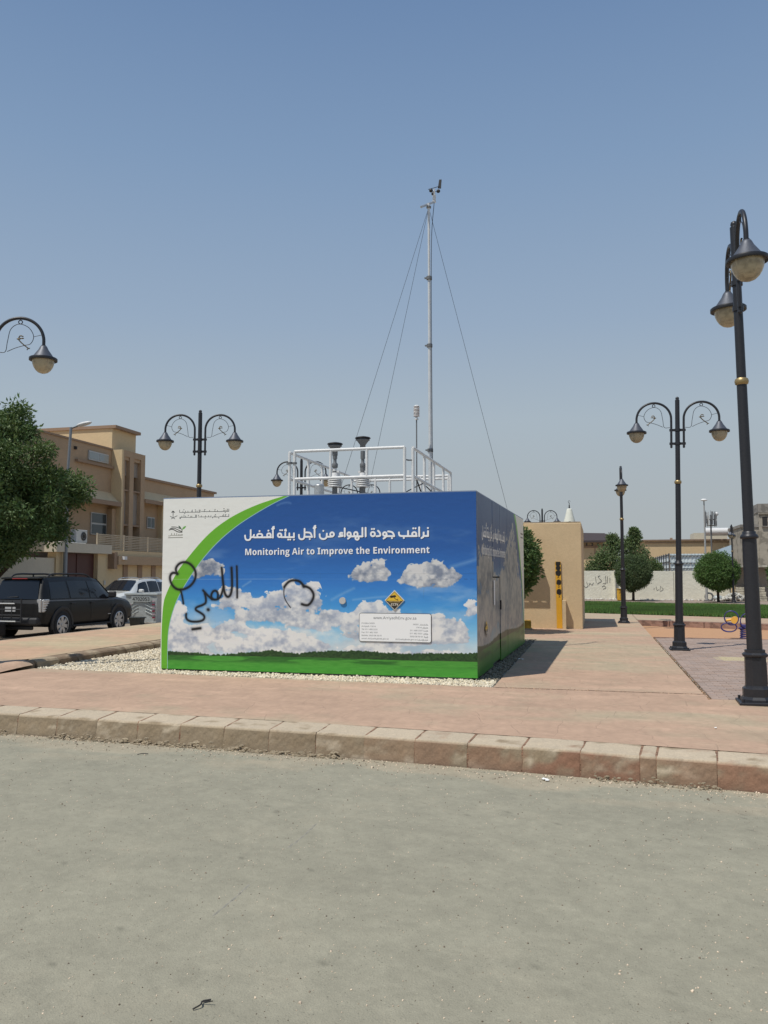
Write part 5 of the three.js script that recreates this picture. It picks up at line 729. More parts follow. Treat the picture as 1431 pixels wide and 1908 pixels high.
// ------------------------------------------------------------------ vehicles and bins on the left street
// a car body is a ring swept along its length: station [x, yBottom, halfLow, yBelt, halfBelt, yRoof, halfRoof]
function carSurface(st) {
  const at = (x) => { let k = 0; while (k < st.length - 2 && x > st[k + 1][0]) k++; const t = cl((x - st[k][0]) / (st[k + 1][0] - st[k][0]), 0, 1); return st[k].map((v, i) => mix(v, st[k + 1][i], t)); };
  const ring = (x) => { const [, yb, wl, ybt, wb, yr, wr] = at(x), d = Math.min(0.07, (yr - ybt) * 0.3), c = (yb + ybt) / 2; return [[yb, 0], [yb, wl - 0.14], [yb + 0.05, wl - 0.05], [yb + 0.14, wl - 0.01], [c, wl + 0.012], [mix(c, ybt, 0.55), mix(wl, wb, 0.35) + 0.008], [ybt, wb], [mix(ybt, yr - d, 0.5), mix(wb, wr, 0.47) + 0.012], [yr - d, wr], [yr - d * 0.35, wr - 0.05], [yr - 0.012, wr - 0.14], [yr, 0]]; };
  const body = () => {
    const x0 = st[0][0], x1 = st[st.length - 1][0], N = 90, pos = [], idx = [], m = 12; const xs = []; for (let i = 0; i <= N; i++) xs.push(mix(x0, x1, i / N)); for (const s of st) xs.push(s[0]); xs.sort((a, b) => a - b); const q = xs.filter((v, i) => !i || v - xs[i - 1] > 0.004);
    for (const x of q) { const r = ring(x); for (let j = 0; j < m; j++) pos.push(x, r[j][0], r[j][1]); for (let j = m - 1; j >= 0; j--) pos.push(x, r[j][0], -r[j][1]); }
    const L = 2 * m; for (let i = 0; i < q.length - 1; i++) for (let j = 0; j < L; j++) { const a = i * L + j, b = i * L + (j + 1) % L; idx.push(a, a + L, b, b, a + L, b + L); }
    for (const [i, s] of [[0, 1], [q.length - 1, 0]]) { const r = ring(q[i]), k = pos.length / 3; pos.push(q[i], (r[0][0] + r[11][0]) / 2, 0); for (let j = 0; j < L; j++) { const a = i * L + j, b = i * L + (j + 1) % L; if (s) idx.push(k, b, a); else idx.push(k, a, b); } }
    let g = new THREE.BufferGeometry(); g.setAttribute('position', new THREE.Float32BufferAttribute(pos, 3)); g.setIndex(idx); g = mergeVertices(g, 1e-4); return toCreasedNormals(g, 0.55);
  };
  const side = (xa, xb, f0, f1, s, lift = 0.006, slantA = 0, slantB = 0) => { // glass on the side between belt and roof; fractions f of that height
    const pos = [], idx = [], N = 14, K = 4; for (let i = 0; i <= N; i++) for (let j = 0; j <= K; j++) { const f = mix(f0, f1, j / K), x = mix(xa + slantA * f, xb + slantB * f, i / N), r = ring(x), y = mix(r[6][0], r[8][0], f), w = f < 0.5 ? mix(r[6][1], r[7][1], f * 2) : mix(r[7][1], r[8][1], f * 2 - 1); pos.push(x, y, s * (w + lift)); }
    for (let i = 0; i < N; i++) for (let j = 0; j < K; j++) { const a = i * (K + 1) + j, b = a + K + 1; if (s > 0) idx.push(a, b, a + 1, b, b + 1, a + 1); else idx.push(a, a + 1, b, b, a + 1, b + 1); }
    const g = new THREE.BufferGeometry(); g.setAttribute('position', new THREE.Float32BufferAttribute(pos, 3)); g.setIndex(idx); g.computeVertexNormals(); return g;
  };
  return { body, side, ring };
}
const quadPane = (a, b, c, d, bulge = 0.03) => { const P = [a, b, c, d].map(V3), pos = [], idx = [], N = 8, n = P[1].clone().sub(P[0]).cross(P[3].clone().sub(P[0])).normalize(); for (let i = 0; i <= N; i++) for (let j = 0; j <= N; j++) { const s = i / N, t = j / N, p = P[0].clone().lerp(P[1], s).lerp(P[3].clone().lerp(P[2], s), t).addScaledVector(n, bulge * 4 * s * (1 - s)); pos.push(p.x, p.y, p.z); } for (let i = 0; i < N; i++) for (let j = 0; j < N; j++) { const q = i * (N + 1) + j, w = q + N + 1; idx.push(q, w, q + 1, w, w + 1, q + 1); } const g = new THREE.BufferGeometry(); g.setAttribute('position', new THREE.Float32BufferAttribute(pos, 3)); g.setIndex(idx); g.computeVertexNormals(); return g; };
const glass = std({ color: rgb(0.012, 0.015, 0.02), roughness: 0.06 }), rubberM = std({ color: rgb(0.02, 0.02, 0.021), roughness: 0.85, bumpMap: rep(T.lump, 0.1), bumpScale: 0.004 }), rimM = std({ color: rgb(0.6, 0.6, 0.6), roughness: 0.35, metalness: 0.7 }), lampM = std({ color: rgb(0.55, 0.55, 0.55), roughness: 0.2, metalness: 0.5 });
function wheel(car, x, z, r, s) {
  const g = new THREE.Group(); g.name = 'wheel'; g.position.set(x, r, z); car.add(g);
  part('tyre', [lathe([[r * 0.66, -0.11], [r * 0.93, -0.115], [r, -0.09], [r, 0.09], [r * 0.93, 0.115], [r * 0.66, 0.11]], 36).rotateX(Math.PI / 2)], rubberM, g);
  const sp = []; for (let i = 0; i < 7; i++) { const a = i / 7 * 6.283, q = new THREE.Shape(); q.moveTo(-0.035, 0.05); q.lineTo(0.035, 0.05); q.lineTo(0.055, r * 0.64); q.lineTo(-0.055, r * 0.64); const e = new THREE.ExtrudeGeometry(q, { depth: 0.03, bevelEnabled: true, bevelSize: 0.006, bevelThickness: 0.006, bevelSegments: 1 }); e.rotateZ(a); e.translate(0, 0, s > 0 ? 0.065 : -0.095); sp.push(e); }
  sp.push(new THREE.CylinderGeometry(0.055, 0.065, 0.06, 16).rotateX(Math.PI / 2).translate(0, 0, s * 0.085), lathe([[r * 0.6, -0.04], [r * 0.69, -0.045], [r * 0.7, 0.045], [r * 0.62, 0.045]], 36).rotateX(Math.PI / 2).translate(0, 0, s * 0.07));
  part('rim', sp, rimM, g); part('hub_back', [new THREE.CylinderGeometry(r * 0.64, r * 0.64, 0.1, 24).rotateX(Math.PI / 2)], M.dark, g);
}
{
  const car = thing('parked_suv', 'black parked off-road car with roof rails and a rack at its back', 'car', [-14.12, 10.5, HK - 0.1], R(90));
  const paint = new THREE.MeshPhysicalMaterial({ color: rgb(0.007, 0.007, 0.0075), roughness: 0.5, specularIntensity: 0.5, clearcoat: 0.25, clearcoatRoughness: 0.2, map: rep(T.plaster, 2) });
  const S = carSurface([[-2.34, 0.5, 0.78, 0.95, 0.76, 1.02, 0.7], [-2.3, 0.43, 0.88, 1.04, 0.86, 1.1, 0.8], [-2.2, 0.4, 0.92, 1.07, 0.89, 1.3, 0.78], [-2.0, 0.36, 0.93, 1.08, 0.9, 1.7, 0.68], [-1.85, 0.34, 0.935, 1.08, 0.905, 1.745, 0.69], [-0.6, 0.33, 0.94, 1.07, 0.91, 1.775, 0.7], [0.3, 0.33, 0.94, 1.05, 0.91, 1.75, 0.69], [0.62, 0.33, 0.94, 1.05, 0.91, 1.69, 0.67], [1.28, 0.33, 0.94, 1.04, 0.9, 1.17, 0.76], [1.7, 0.35, 0.935, 1.0, 0.89, 1.11, 0.76], [2.2, 0.4, 0.9, 0.92, 0.84, 1.03, 0.72], [2.42, 0.45, 0.82, 0.8, 0.78, 0.92, 0.68], [2.48, 0.5, 0.74, 0.68, 0.7, 0.76, 0.6]]);
  part('body', [S.body()], paint, car);
  for (const s of [1, -1]) { part('window', [S.side(-1.95, -1.1, 0.1, 0.88, s, 0.006, 0.12, 0)], glass, car); part('window', [S.side(-1.02, -0.1, 0.1, 0.9, s)], glass, car); part('window', [S.side(-0.04, 1.08, 0.1, 0.9, s, 0.006, 0, -0.42)], glass, car); part('sill_line', [S.side(-2.0, 1.2, -0.02, 0.04, s, 0.01)], M.greyPipe, car); }
  part('rear_window', [quadPane([-2.285, 1.13, -0.73], [-2.285, 1.13, 0.73], [-2.055, 1.66, 0.6], [-2.055, 1.66, -0.6], 0.02)], glass, car); part('windscreen', [quadPane([1.27, 1.2, 0.72], [1.27, 1.2, -0.72], [0.68, 1.69, -0.6], [0.68, 1.69, 0.6], 0.03)], glass, car);
  part('spoiler', [rbox(0.2, 0.05, 1.26, 0.02, -2.02, 1.72, 0, 0, 0, 0.1)], paint, car); part('brake_light', [rbox(0.02, 0.03, 0.5, 0.008, -2.115, 1.705, 0)], std({ color: rgb(0.25, 0.02, 0.02), roughness: 0.3 }), car); part('wiper', [rod([-2.29, 1.2, 0.1], [-2.26, 1.17, -0.45], 0.012, 6)], M.dark, car);
  for (const s of [1, -1]) {
    const tl = part('tail_light', [rbox(0.32, 0.36, 0.06, 0.025, -2.14, 0.95, s * 0.885, 0, s * 0.12, 0), rbox(0.06, 0.36, 0.16, 0.02, -2.3, 0.95, s * 0.8, 0, s * -0.25, 0)], lampM, car); for (let i = 0; i < 5; i++) part('bar', [rbox(0.3, 0.018, 0.07, 0.006, -2.14, 0.82 + i * 0.065, s * 0.888, 0, s * 0.12, 0)], M.white, tl);
    part('headlight', [rbox(0.3, 0.2, 0.12, 0.05, 2.22, 0.82, s * 0.76, 0, s * 0.35, 0)], lampM, car);
    for (const x of [-1.46, 1.44]) { const arch = []; const ri = 0.43, ro = 0.5; const sh = new THREE.Shape(); sh.absarc(0, 0, ro, -0.25, Math.PI + 0.25, false); sh.absarc(0, 0, ri, Math.PI + 0.25, -0.25, true); const e = new THREE.ExtrudeGeometry(sh, { depth: 0.03, bevelEnabled: true, bevelSize: 0.01, bevelThickness: 0.01, bevelSegments: 1, curveSegments: 24 }); e.translate(x, 0.4, s > 0 ? 0.928 : -0.958); part('wheel_arch', [e], M.black, car); part('arch_liner', [new THREE.CylinderGeometry(0.43, 0.43, 0.02, 28).rotateX(Math.PI / 2).translate(x, 0.4, s * 0.94)], M.dark, car); wheel(car, x, s * 0.855, 0.385, s); }
    part('running_board', [rbox(2.0, 0.06, 0.14, 0.02, 0, 0.33, s * 0.93)], M.dark, car);
    part('roof_rail', [tube([[-1.75, 1.72, s * 0.6], [-1.6, 1.81, s * 0.6], [-0.8, 1.835, s * 0.6], [0.1, 1.81, s * 0.6], [0.32, 1.73, s * 0.6]], 0.026, 40, 8), rod([-0.75, 1.75, s * 0.6], [-0.75, 1.83, s * 0.6], 0.025)], M.black, car);
    part('mirror', [rbox(0.14, 0.2, 0.24, 0.05, 0.92, 1.2, s * 1.03), rod([0.95, 1.12, s * 0.88], [0.92, 1.15, s * 1.0], 0.025)], M.black, car);
    for (const x of [-0.95, 0.02]) part('door_handle', [rbox(0.22, 0.035, 0.03, 0.012, x, 0.98, s * 0.945)], M.black, car); part('badge', [rbox(0.26, 0.022, 0.01, 0.004, 0.95, 0.6, s * 0.953)], M.frame, car); for (const x of [-1.06, -0.07, 1.02]) part('door_seam', [box(0.008, 0.6, 0.004, x, 0.72, s * 0.9515)], M.dark, car);
  }
  part('front_bumper', [rbox(0.2, 0.26, 1.56, 0.08, 2.42, 0.52, 0)], M.black, car); part('rear_bumper', [rbox(0.26, 0.22, 1.7, 0.07, -2.33, 0.52, 0), rbox(0.1, 0.12, 1.2, 0.04, -2.28, 0.34, 0)], M.black, car); part('number_plate', [rbox(0.015, 0.13, 0.34, 0.004, -2.345, 0.85, -0.1)], std({ color: rgb(0.5, 0.5, 0.5), roughness: 0.5 }), car);
  const rk = new THREE.Group(); rk.name = 'rear_rack'; car.add(rk); const rr = (a, b, q = 0.022) => rod(a, b, q, 8);
  part('frame', [rr([-2.6, 0.5, 0.45], [-2.6, 1.16, 0.45]), rr([-2.6, 0.5, -0.85], [-2.6, 1.16, -0.85]), ...[-0.5, -0.15, 0.15].map((z) => rr([-2.6, 0.5, z], [-2.6, 1.1, z], 0.016)), ...[0.52, 0.7, 0.86].map((y) => rr([-2.6, y, -0.85], [-2.6, y, 0.45], 0.016)), rr([-2.35, 0.45, -0.1], [-2.65, 0.45, -0.1], 0.03)], M.black, rk); part('rail', [rr([-2.62, 1.02, -0.85], [-2.62, 1.02, 0.25], 0.018), rr([-2.62, 0.53, -0.85], [-2.62, 0.53, 0.3], 0.02)], M.frame, rk); part('box', [rbox(0.4, 0.4, 0.95, 0.06, -2.82, 0.33, -0.45)], M.black, rk);
}
{
  const car = thing('white_car', 'white parked off-road car facing left behind the metal waste bin', 'car', [-18.5, 21.5, HK - 0.1], R(268)); car.scale.setScalar(0.95);
  const paint = new THREE.MeshPhysicalMaterial({ color: rgb(0.74, 0.76, 0.74), roughness: 0.3, clearcoat: 1, clearcoatRoughness: 0.08, map: rep(T.plaster, 2) });
  const S = carSurface([[-2.34, 0.5, 0.78, 0.98, 0.76, 1.05, 0.7], [-2.25, 0.4, 0.9, 1.06, 0.86, 1.2, 0.76], [-1.9, 0.36, 0.93, 1.07, 0.89, 1.6, 0.66], [-1.5, 0.34, 0.935, 1.06, 0.9, 1.7, 0.66], [-0.5, 0.33, 0.94, 1.03, 0.905, 1.745, 0.67], [0.2, 0.33, 0.94, 1.02, 0.905, 1.7, 0.66], [0.5, 0.33, 0.94, 1.02, 0.9, 1.63, 0.65], [1.3, 0.33, 0.94, 1.03, 0.89, 1.16, 0.74], [1.8, 0.35, 0.93, 1.0, 0.87, 1.1, 0.7], [2.2, 0.4, 0.88, 0.9, 0.8, 1.0, 0.66], [2.4, 0.44, 0.78, 0.75, 0.7, 0.85, 0.6], [2.46, 0.5, 0.7, 0.66, 0.64, 0.72, 0.55]]);
  part('body', [S.body()], paint, car);
  for (const s of [1, -1]) { part('window', [S.side(-1.8, -1.0, 0.1, 0.85, s, 0.006, 0.2, 0)], glass, car); part('window', [S.side(-0.94, -0.1, 0.1, 0.9, s)], glass, car); part('window', [S.side(-0.03, 1.05, 0.1, 0.9, s, 0.006, 0, -0.5)], glass, car); part('headlight', [rbox(0.4, 0.16, 0.14, 0.05, 2.12, 0.86, s * 0.72, 0, s * 0.45, 0)], std({ color: rgb(0.16, 0.17, 0.18), roughness: 0.15 }), car); part('fog_lamp', [rbox(0.1, 0.16, 0.22, 0.03, 2.36, 0.52, s * 0.6, 0, s * 0.4, 0)], M.black, car); part('mirror', [rbox(0.16, 0.17, 0.24, 0.06, 0.8, 1.16, s * 1.02)], paint, car); part('roof_rail', [tube([[-1.5, 1.7, s * 0.56], [-1.2, 1.76, s * 0.57], [0, 1.75, s * 0.57], [0.3, 1.68, s * 0.56]], 0.018, 30, 6)], M.alu, car); for (const x of [-1.42, 1.45]) { part('arch_liner', [new THREE.CylinderGeometry(0.43, 0.43, 0.02, 28).rotateX(Math.PI / 2).translate(x, 0.4, s * 0.943)], M.dark, car); wheel(car, x, s * 0.86, 0.375, s); } }
  part('windscreen', [quadPane([1.29, 1.19, 0.7], [1.29, 1.19, -0.7], [0.55, 1.635, -0.58], [0.55, 1.635, 0.58], 0.03)], glass, car); part('grille', [rbox(0.06, 0.24, 0.8, 0.03, 2.44, 0.72, 0)], std({ color: rgb(0.12, 0.12, 0.125), roughness: 0.3, metalness: 0.6 }), car); part('bumper', [rbox(0.14, 0.2, 1.4, 0.06, 2.42, 0.48, 0)], paint, car); part('wiper', [rod([1.24, 1.21, -0.5], [1.12, 1.28, 0.05], 0.01, 6)], M.dark, car);
}
{ // galvanised waste bin with stencilled number and striped corners
  const g = thing('waste_bin', 'dented galvanised waste bin with a stencilled number beside the white car', 'waste bin', [-13.98, 15.2, HK - 0.1], R(-4));
  const w = 1.3, h = 1.12, d = 1.0, tp = 0.1, pos = [[-w / 2 + tp, 0.12, -d / 2 + tp], [w / 2 - tp, 0.12, -d / 2 + tp], [w / 2 - tp, 0.12, d / 2 - tp], [-w / 2 + tp, 0.12, d / 2 - tp], [-w / 2, h, -d / 2], [w / 2, h, -d / 2], [w / 2, h, d / 2], [-w / 2, h, d / 2]];
  { const f = []; const N = 10; const P = pos.map(V3), quads = [[3, 2, 6, 7], [2, 1, 5, 6], [1, 0, 4, 5], [0, 3, 7, 4], [0, 1, 2, 3]], p = [], ix = []; for (const q of quads) { const b = p.length / 3, [a, c, e, k] = q.map((i) => P[i]), n = c.clone().sub(a).cross(k.clone().sub(a)).normalize(); for (let i = 0; i <= N; i++) for (let j = 0; j <= N; j++) { const s = i / N, t = j / N, v = a.clone().lerp(c, s).lerp(k.clone().lerp(e, s), t), z = Math.min(i, j, N - i, N - j) > 0 ? 0.09 * (fbm(s * 3 + q[0] * 3, t * 3, 3, 151) - 0.55) : 0; v.addScaledVector(n, z); p.push(v.x, v.y, v.z); } for (let i = 0; i < N; i++) for (let j = 0; j < N; j++) { const m = b + i * (N + 1) + j, o = m + N + 1; ix.push(m, o, m + 1, o, o + 1, m + 1); } }
    const gg = new THREE.BufferGeometry(); gg.setAttribute('position', new THREE.Float32BufferAttribute(p, 3)); gg.setIndex(ix); gg.computeVertexNormals(); part('body', [gg], M.galv, g); }
  part('rim', [rbox(w + 0.08, 0.07, 0.06, 0.015, 0, h, d / 2), rbox(w + 0.08, 0.07, 0.06, 0.015, 0, h, -d / 2), rbox(0.06, 0.07, d, 0.015, w / 2, h + 0.002, 0), rbox(0.06, 0.07, d, 0.015, -w / 2, h + 0.002, 0)], M.galv, g);
  const zf = (y) => d / 2 - tp + tp * (y - 0.12) / (h - 0.12) + 0.012; for (const s of [-1, 1]) for (let i = 0; i < 4; i++) { const y = 0.42 + i * 0.12; part('rib', [rod([s * 0.14, y + 0.1, zf(y + 0.1)], [s * 0.42, y - 0.02, zf(y - 0.02)], 0.013, 6)], M.galv, g); }
  for (let i = 0; i < 6; i++) part('corner_stripe', [box(0.11, 0.05, 0.012, 0.5 - 0.02 * (5 - i) * 0.2, 0.3 + i * 0.115, zf(0.3 + i * 0.115) + 0.008)], std({ color: i % 2 ? rgb(0.4, 0.3, 0.34) : rgb(0.2, 0.02, 0.05), roughness: 0.4 }), g);
  for (let i = 0; i < 4; i++) part('corner_stripe', [box(0.1, 0.04, 0.012, -0.5 + 0.01 * i, 0.4 + i * 0.115, zf(0.4 + i * 0.115) + 0.008, 0, 0, 0.5)], std({ color: i % 2 ? rgb(0.4, 0.3, 0.34) : rgb(0.2, 0.02, 0.05), roughness: 0.4 }), g);
  const c = document.createElement('canvas'); c.width = 512; c.height = 128; const x = c.getContext('2d'); x.fillStyle = '#b2b8b8'; x.fillRect(0, 0, 512, 128); x.fillStyle = '#16171a'; x.font = 'bold 118px sans-serif'; x.textAlign = 'center'; x.fillText('4702053', 256, 106); const pl = new THREE.PlaneGeometry(0.8, 0.19); pl.rotateX(0.09); pl.translate(0.02, 0.95, zf(0.95) + 0.04); put('number', pl, std({ map: canvasTex(c), roughness: 0.5, metalness: 0.3 }), g);
  for (const [a, b] of [[-0.45, 0.3], [0.45, 0.3], [-0.45, -0.3], [0.45, -0.3]]) part('castor', [cyl(0.07, 0.07, 0.05, a, 0.068, b, 14, 0, 0, Math.PI / 2), box(0.06, 0.08, 0.09, a, 0.115, b)], M.black, g);
  const t = thing('plastic_tub', 'small dark grey plastic tub on the ground in front of the waste bin', 'tub', [-13.75, 14.0, HK - 0.1]); part('body', [lathe([[0.0, 0.01], [0.2, 0.01], [0.27, 0.34], [0.25, 0.34], [0.19, 0.04], [0, 0.04]], 4).rotateY(Math.PI / 4).scale(1.15, 1, 0.9)], std({ color: rgb(0.05, 0.06, 0.062), roughness: 0.6 }), t); part('lip', [rbox(0.5, 0.035, 0.05, 0.01, 0, 0.34, 0.18), rbox(0.5, 0.035, 0.05, 0.01, 0, 0.34, -0.18), rbox(0.05, 0.035, 0.36, 0.01, 0.24, 0.341, 0), rbox(0.05, 0.035, 0.36, 0.01, -0.24, 0.341, 0)], std({ color: rgb(0.05, 0.06, 0.062), roughness: 0.6 }), t);
}

// ------------------------------------------------------------------ villa across the street, its yard wall, gate and fence
// local frame of the street side: x along v (away), y up, z towards the street (+u); thing turned by 90 degrees
{
  const v0 = 19, H = thing('villa', 'large brown flat-roofed villa with stair tower across the left street', 'building', [-23, v0, 0], R(90));
  const bx = (name, x0, x1, y0, y1, z0, z1, m = M.villa, p = H) => part(name, [box(x1 - x0, y1 - y0, z1 - z0, (x0 + x1) / 2, (y0 + y1) / 2, (z0 + z1) / 2)], m, p);
  const V = (v) => v - v0;
  bx('wall', V(17), V(26.68), -0.2, 8.03, -9, 0); bx('coping', V(16.95), V(26.7), 8.03, 8.12, -9.05, 0.06, M.villaTrim);
  bx('wall', V(29.0), V(38.85), -0.2, 6.85, -9, 0); bx('coping', V(29.02), V(39.0), 6.85, 6.98, -9.05, 0.12, M.villaTrim); bx('wall', V(26.68), V(29.0), -0.2, 7.6, -9, -0.02);
  bx('stair_tower', V(26.68), V(29.0), 7.6, 9.2, -5.2, 0.0, M.villaLight); const rf = bx('tower_roof', V(26.6), V(29.1), 9.2, 9.36, -5.5, 0.25, M.villaTrim);
  // projecting stair bay with two recessed strips
  const z1 = 0.62, b0 = V(26.68), b1 = V(29.0); bx('bay_side', b0, b0 + 0.16, 2.5, 8.05, 0.002, z1, M.villaLight); bx('bay_top', b0 + 0.16, b1 - 0.42, 7.72, 8.05, 0.002, z1); bx('bay_pier', b0 + 0.162, b0 + 0.3, 2.5, 7.72, 0.002, z1 - 0.002, M.villa); bx('bay_pier', b0 + 0.78, b0 + 1.18, 2.5, 7.72, 0.002, z1 - 0.002); bx('bay_pier', b1 - 0.42, b1, 2.5, 8.05, 0.002, z1 - 0.004);
  for (const [a, b] of [[b0 + 0.3, b0 + 0.78], [b0 + 1.18, b1 - 0.42]]) { bx('infill_panel', a, b, 6.75, 7.55, 0.01, z1 - 0.22, M.villaGrey); bx('infill_panel', a, b, 4.15, 5.9, 0.01, z1 - 0.22, M.villaGrey); bx('lintel', a, b, 7.55, 7.72, 0.01, z1 - 0.06); bx('sill', a, b, 5.9, 5.98, 0.01, z1 - 0.05, M.villaTrim); const w = bx('window', a + 0.02, b - 0.02, 5.98, 6.75, 0.012, z1 - 0.4, M.dark); for (let k = 0; k < 4; k++) bx('bar', a + 0.06 + k * 0.115, a + 0.08 + k * 0.115, 5.99, 6.74, z1 - 0.3, z1 - 0.28, M.villaTrim, w); bx('sill', a, b, 4.05, 4.15, 0.01, z1 - 0.05, M.villaTrim); bx('window', a + 0.02, b - 0.02, 3.2, 4.05, 0.012, z1 - 0.45, M.dark); }
  // windows in the long walls
  const win = (x0, x1, y0, y1, m, split, vert) => { const f = bx('window', x0, x1, y0, y1, 0.004, 0.07, M.frame); const n = split; for (let k = 0; k < n; k++) { const t0 = k / n, t1 = (k + 1) / n; if (vert) bx('pane', x0 + 0.06, x1 - 0.06, mix(y0, y1, t0) + 0.05, mix(y0, y1, t1) - 0.04, 0.05, 0.085 , m, f); else bx('pane', mix(x0, x1, t0) + 0.05, mix(x0, x1, t1) - 0.04, y0 + 0.06, y1 - 0.06, 0.05, 0.085, m, f); } return f; };
  win(V(24.55), V(26.3), 7.25, 7.72, M.pane2, 2, false); bx('sill', V(23.5), V(26.66), 7.02, 7.14, 0.002, 0.18, M.villaTrim); bx('wall_light', V(23.4), V(23.5), 7.6, 7.75, 0.002, 0.12, M.dark);
  win(V(24.9), V(26.25), 3.5, 4.62, M.pane, 2, true); win(V(30.3), V(31.1), 4.1, 4.75, M.pane, 2, false); win(V(20.6), V(22.2), 3.5, 4.7, M.pane, 2, true); win(V(34), V(35.5), 3.6, 4.8, M.pane, 2, true);
  bx('pier', V(31.5), V(32.1), 1.5, 5.6, 0.002, 0.3, M.villaLight); bx('pier', V(26.3), V(26.67), 2.5, 4.9, 0.002, 0.35, M.villa);
  // sloped eaves over the first floor
  const eave = (x0, x1, y) => { const e = part('eave', [extrude([[0.0, 0], [0.62, 0.0], [0.62, 0.1], [0.5, 0.13], [0.0, 0.62]], x1 - x0).rotateY(-Math.PI / 2).translate(x1, y, 0.002)], M.villaLight, H); part('eave_trim', [box(x1 - x0, 0.22, 0.05, (x0 + x1) / 2, y - 0.02, 0.645)], M.villaTrim, H); return e; };
  eave(V(19), V(26.66), 5.15); eave(V(29.02), V(38.8), 5.55);
  const ac = thing('air_conditioner', 'white air conditioner box on the roof of the villa gateway', 'air conditioner', [-21.55, 21.9, 2.93], R(90)); part('body', [rbox(0.85, 0.6, 0.32, 0.03, 0, 0.32, 0)], std({ color: rgb(0.5, 0.5, 0.48), roughness: 0.5 }), ac); part('fan_grille', [new THREE.TorusGeometry(0.2, 0.015, 6, 24).translate(0.12, 0.32, 0.165), new THREE.TorusGeometry(0.12, 0.012, 6, 20).translate(0.12, 0.32, 0.167)], M.greyPipe, ac); part('fan', [cyl(0.2, 0.2, 0.01, 0.12, 0.32, 0.158, 20, Math.PI / 2)], M.dark, ac); part('foot', [box(0.06, 0.03, 0.34, -0.3, 0.012, 0), box(0.06, 0.03, 0.34, 0.3, 0.012, 0)], M.dark, ac);
}
{
  const v0 = 19, G = thing('yard_wall', 'tan yard wall with covered gateway and slatted screen in front of the villa', 'wall', [-21, v0, -0.1], R(90)), V = (v) => v - v0, y = (q) => q + 0.1;
  const bx = (name, x0, x1, y0, y1, z0, z1, m = M.villaLight, p = G) => part(name, [box(x1 - x0, y1 - y0, z1 - z0, (x0 + x1) / 2, (y0 + y1) / 2, (z0 + z1) / 2)], m, p);
  const pale = std({ color: rgb(0.62, 0.55, 0.43), map: rep(T.plaster, 2) });
  bx('wall', V(5), V(19.4), -0.1, y(2.2), -0.3, 0, pale); bx('wall', V(23.2), V(40), -0.1, y(2.66), -0.3, 0); bx('gate_pier', V(19.4), V(19.9), -0.1, y(2.46), -0.35, 0.08, M.villaLight); bx('gate_pier', V(22.5), V(23.2), -0.1, y(2.46), -0.35, 0.08, M.villaLight);
  bx('gateway_roof', V(19.1), V(23.3), y(2.46), y(2.88), -1.5, 0.3, pale); bx('roof_sheet', V(19.6), V(21.5), y(2.885), y(2.92), -1.2, 0.1, std({ color: rgb(0.8, 0.8, 0.78) }));
  const gt = bx('gate', V(19.9), V(22.5), -0.05, y(2.44), -0.22, -0.14, M.gate); bx('gate_leaf_frame', V(21.16), V(21.22), 0, y(2.4), -0.142, -0.11, M.gate, gt); bx('gate_bar', V(21.3), V(22.3), y(1.2), y(1.26), -0.142, -0.1, M.gate, gt);
  bx('cornice', V(23.7), V(40), y(1.96), y(2.38), 0.002, 0.42, M.villa); bx('corbel', V(23.45), V(23.72), y(1.75), y(2.55), 0.002, 0.35, M.villaTrim); for (let k = 0; k < 9; k++) bx('pilaster', V(24.75) + k * 1.35, V(25.15) + k * 1.35, -0.1, y(1.95), 0.002, 0.05, M.villaTrim);
  for (let k = 0; k < 6; k++) bx('screen_post', V(22.66) + k * 2.3, V(22.72) + k * 2.3, y(2.66), y(3.44), -0.14, -0.08, M.slat); for (let k = 0; k < 5; k++) for (let i = 0; i < 9; i++) { const s = part('slat', [box(2.2, 0.048, 0.02, 0, 0, 0, 0.12)], M.slat, G); s.position.set(V(22.66) + 1.18 + k * 2.3, y(2.72) + i * 0.083, -0.08); }
  bx('flood_light', V(24.0), V(24.25), y(2.2), y(2.36), 0.42, 0.55, M.white); bx('meter_box', V(23.0), V(23.12), y(1.0), y(1.2), 0.082, 0.12, M.frame);
  const L = thing('road_lamp', 'grey roadside lamp with a single white head above the villa roof', 'street lamp', [-20.72, 19.75, -0.1]); part('pole', [cyl(0.1, 0.075, 6.2, 0, 3.1, 0, 14), rod([0, 6.15, 0], [0.1, 8.05, 0], 0.06, 12)], std({ color: rgb(0.24, 0.26, 0.28), roughness: 0.5, metalness: 0.4 }), L); part('arm', [rod([0.1, 8.0, 0], [0.55, 8.12, 0], 0.035)], M.greyPipe, L); part('lamp_head', [move(new THREE.SphereGeometry(0.16, 18, 12).scale(2.4, 0.55, 0.9), 0.75, 8.17, 0, 0, 0, 0.18)], M.white, L); part('base', [cyl(0.18, 0.16, 0.1, 0, 0.045, 0)], M.greyPipe, L);
}

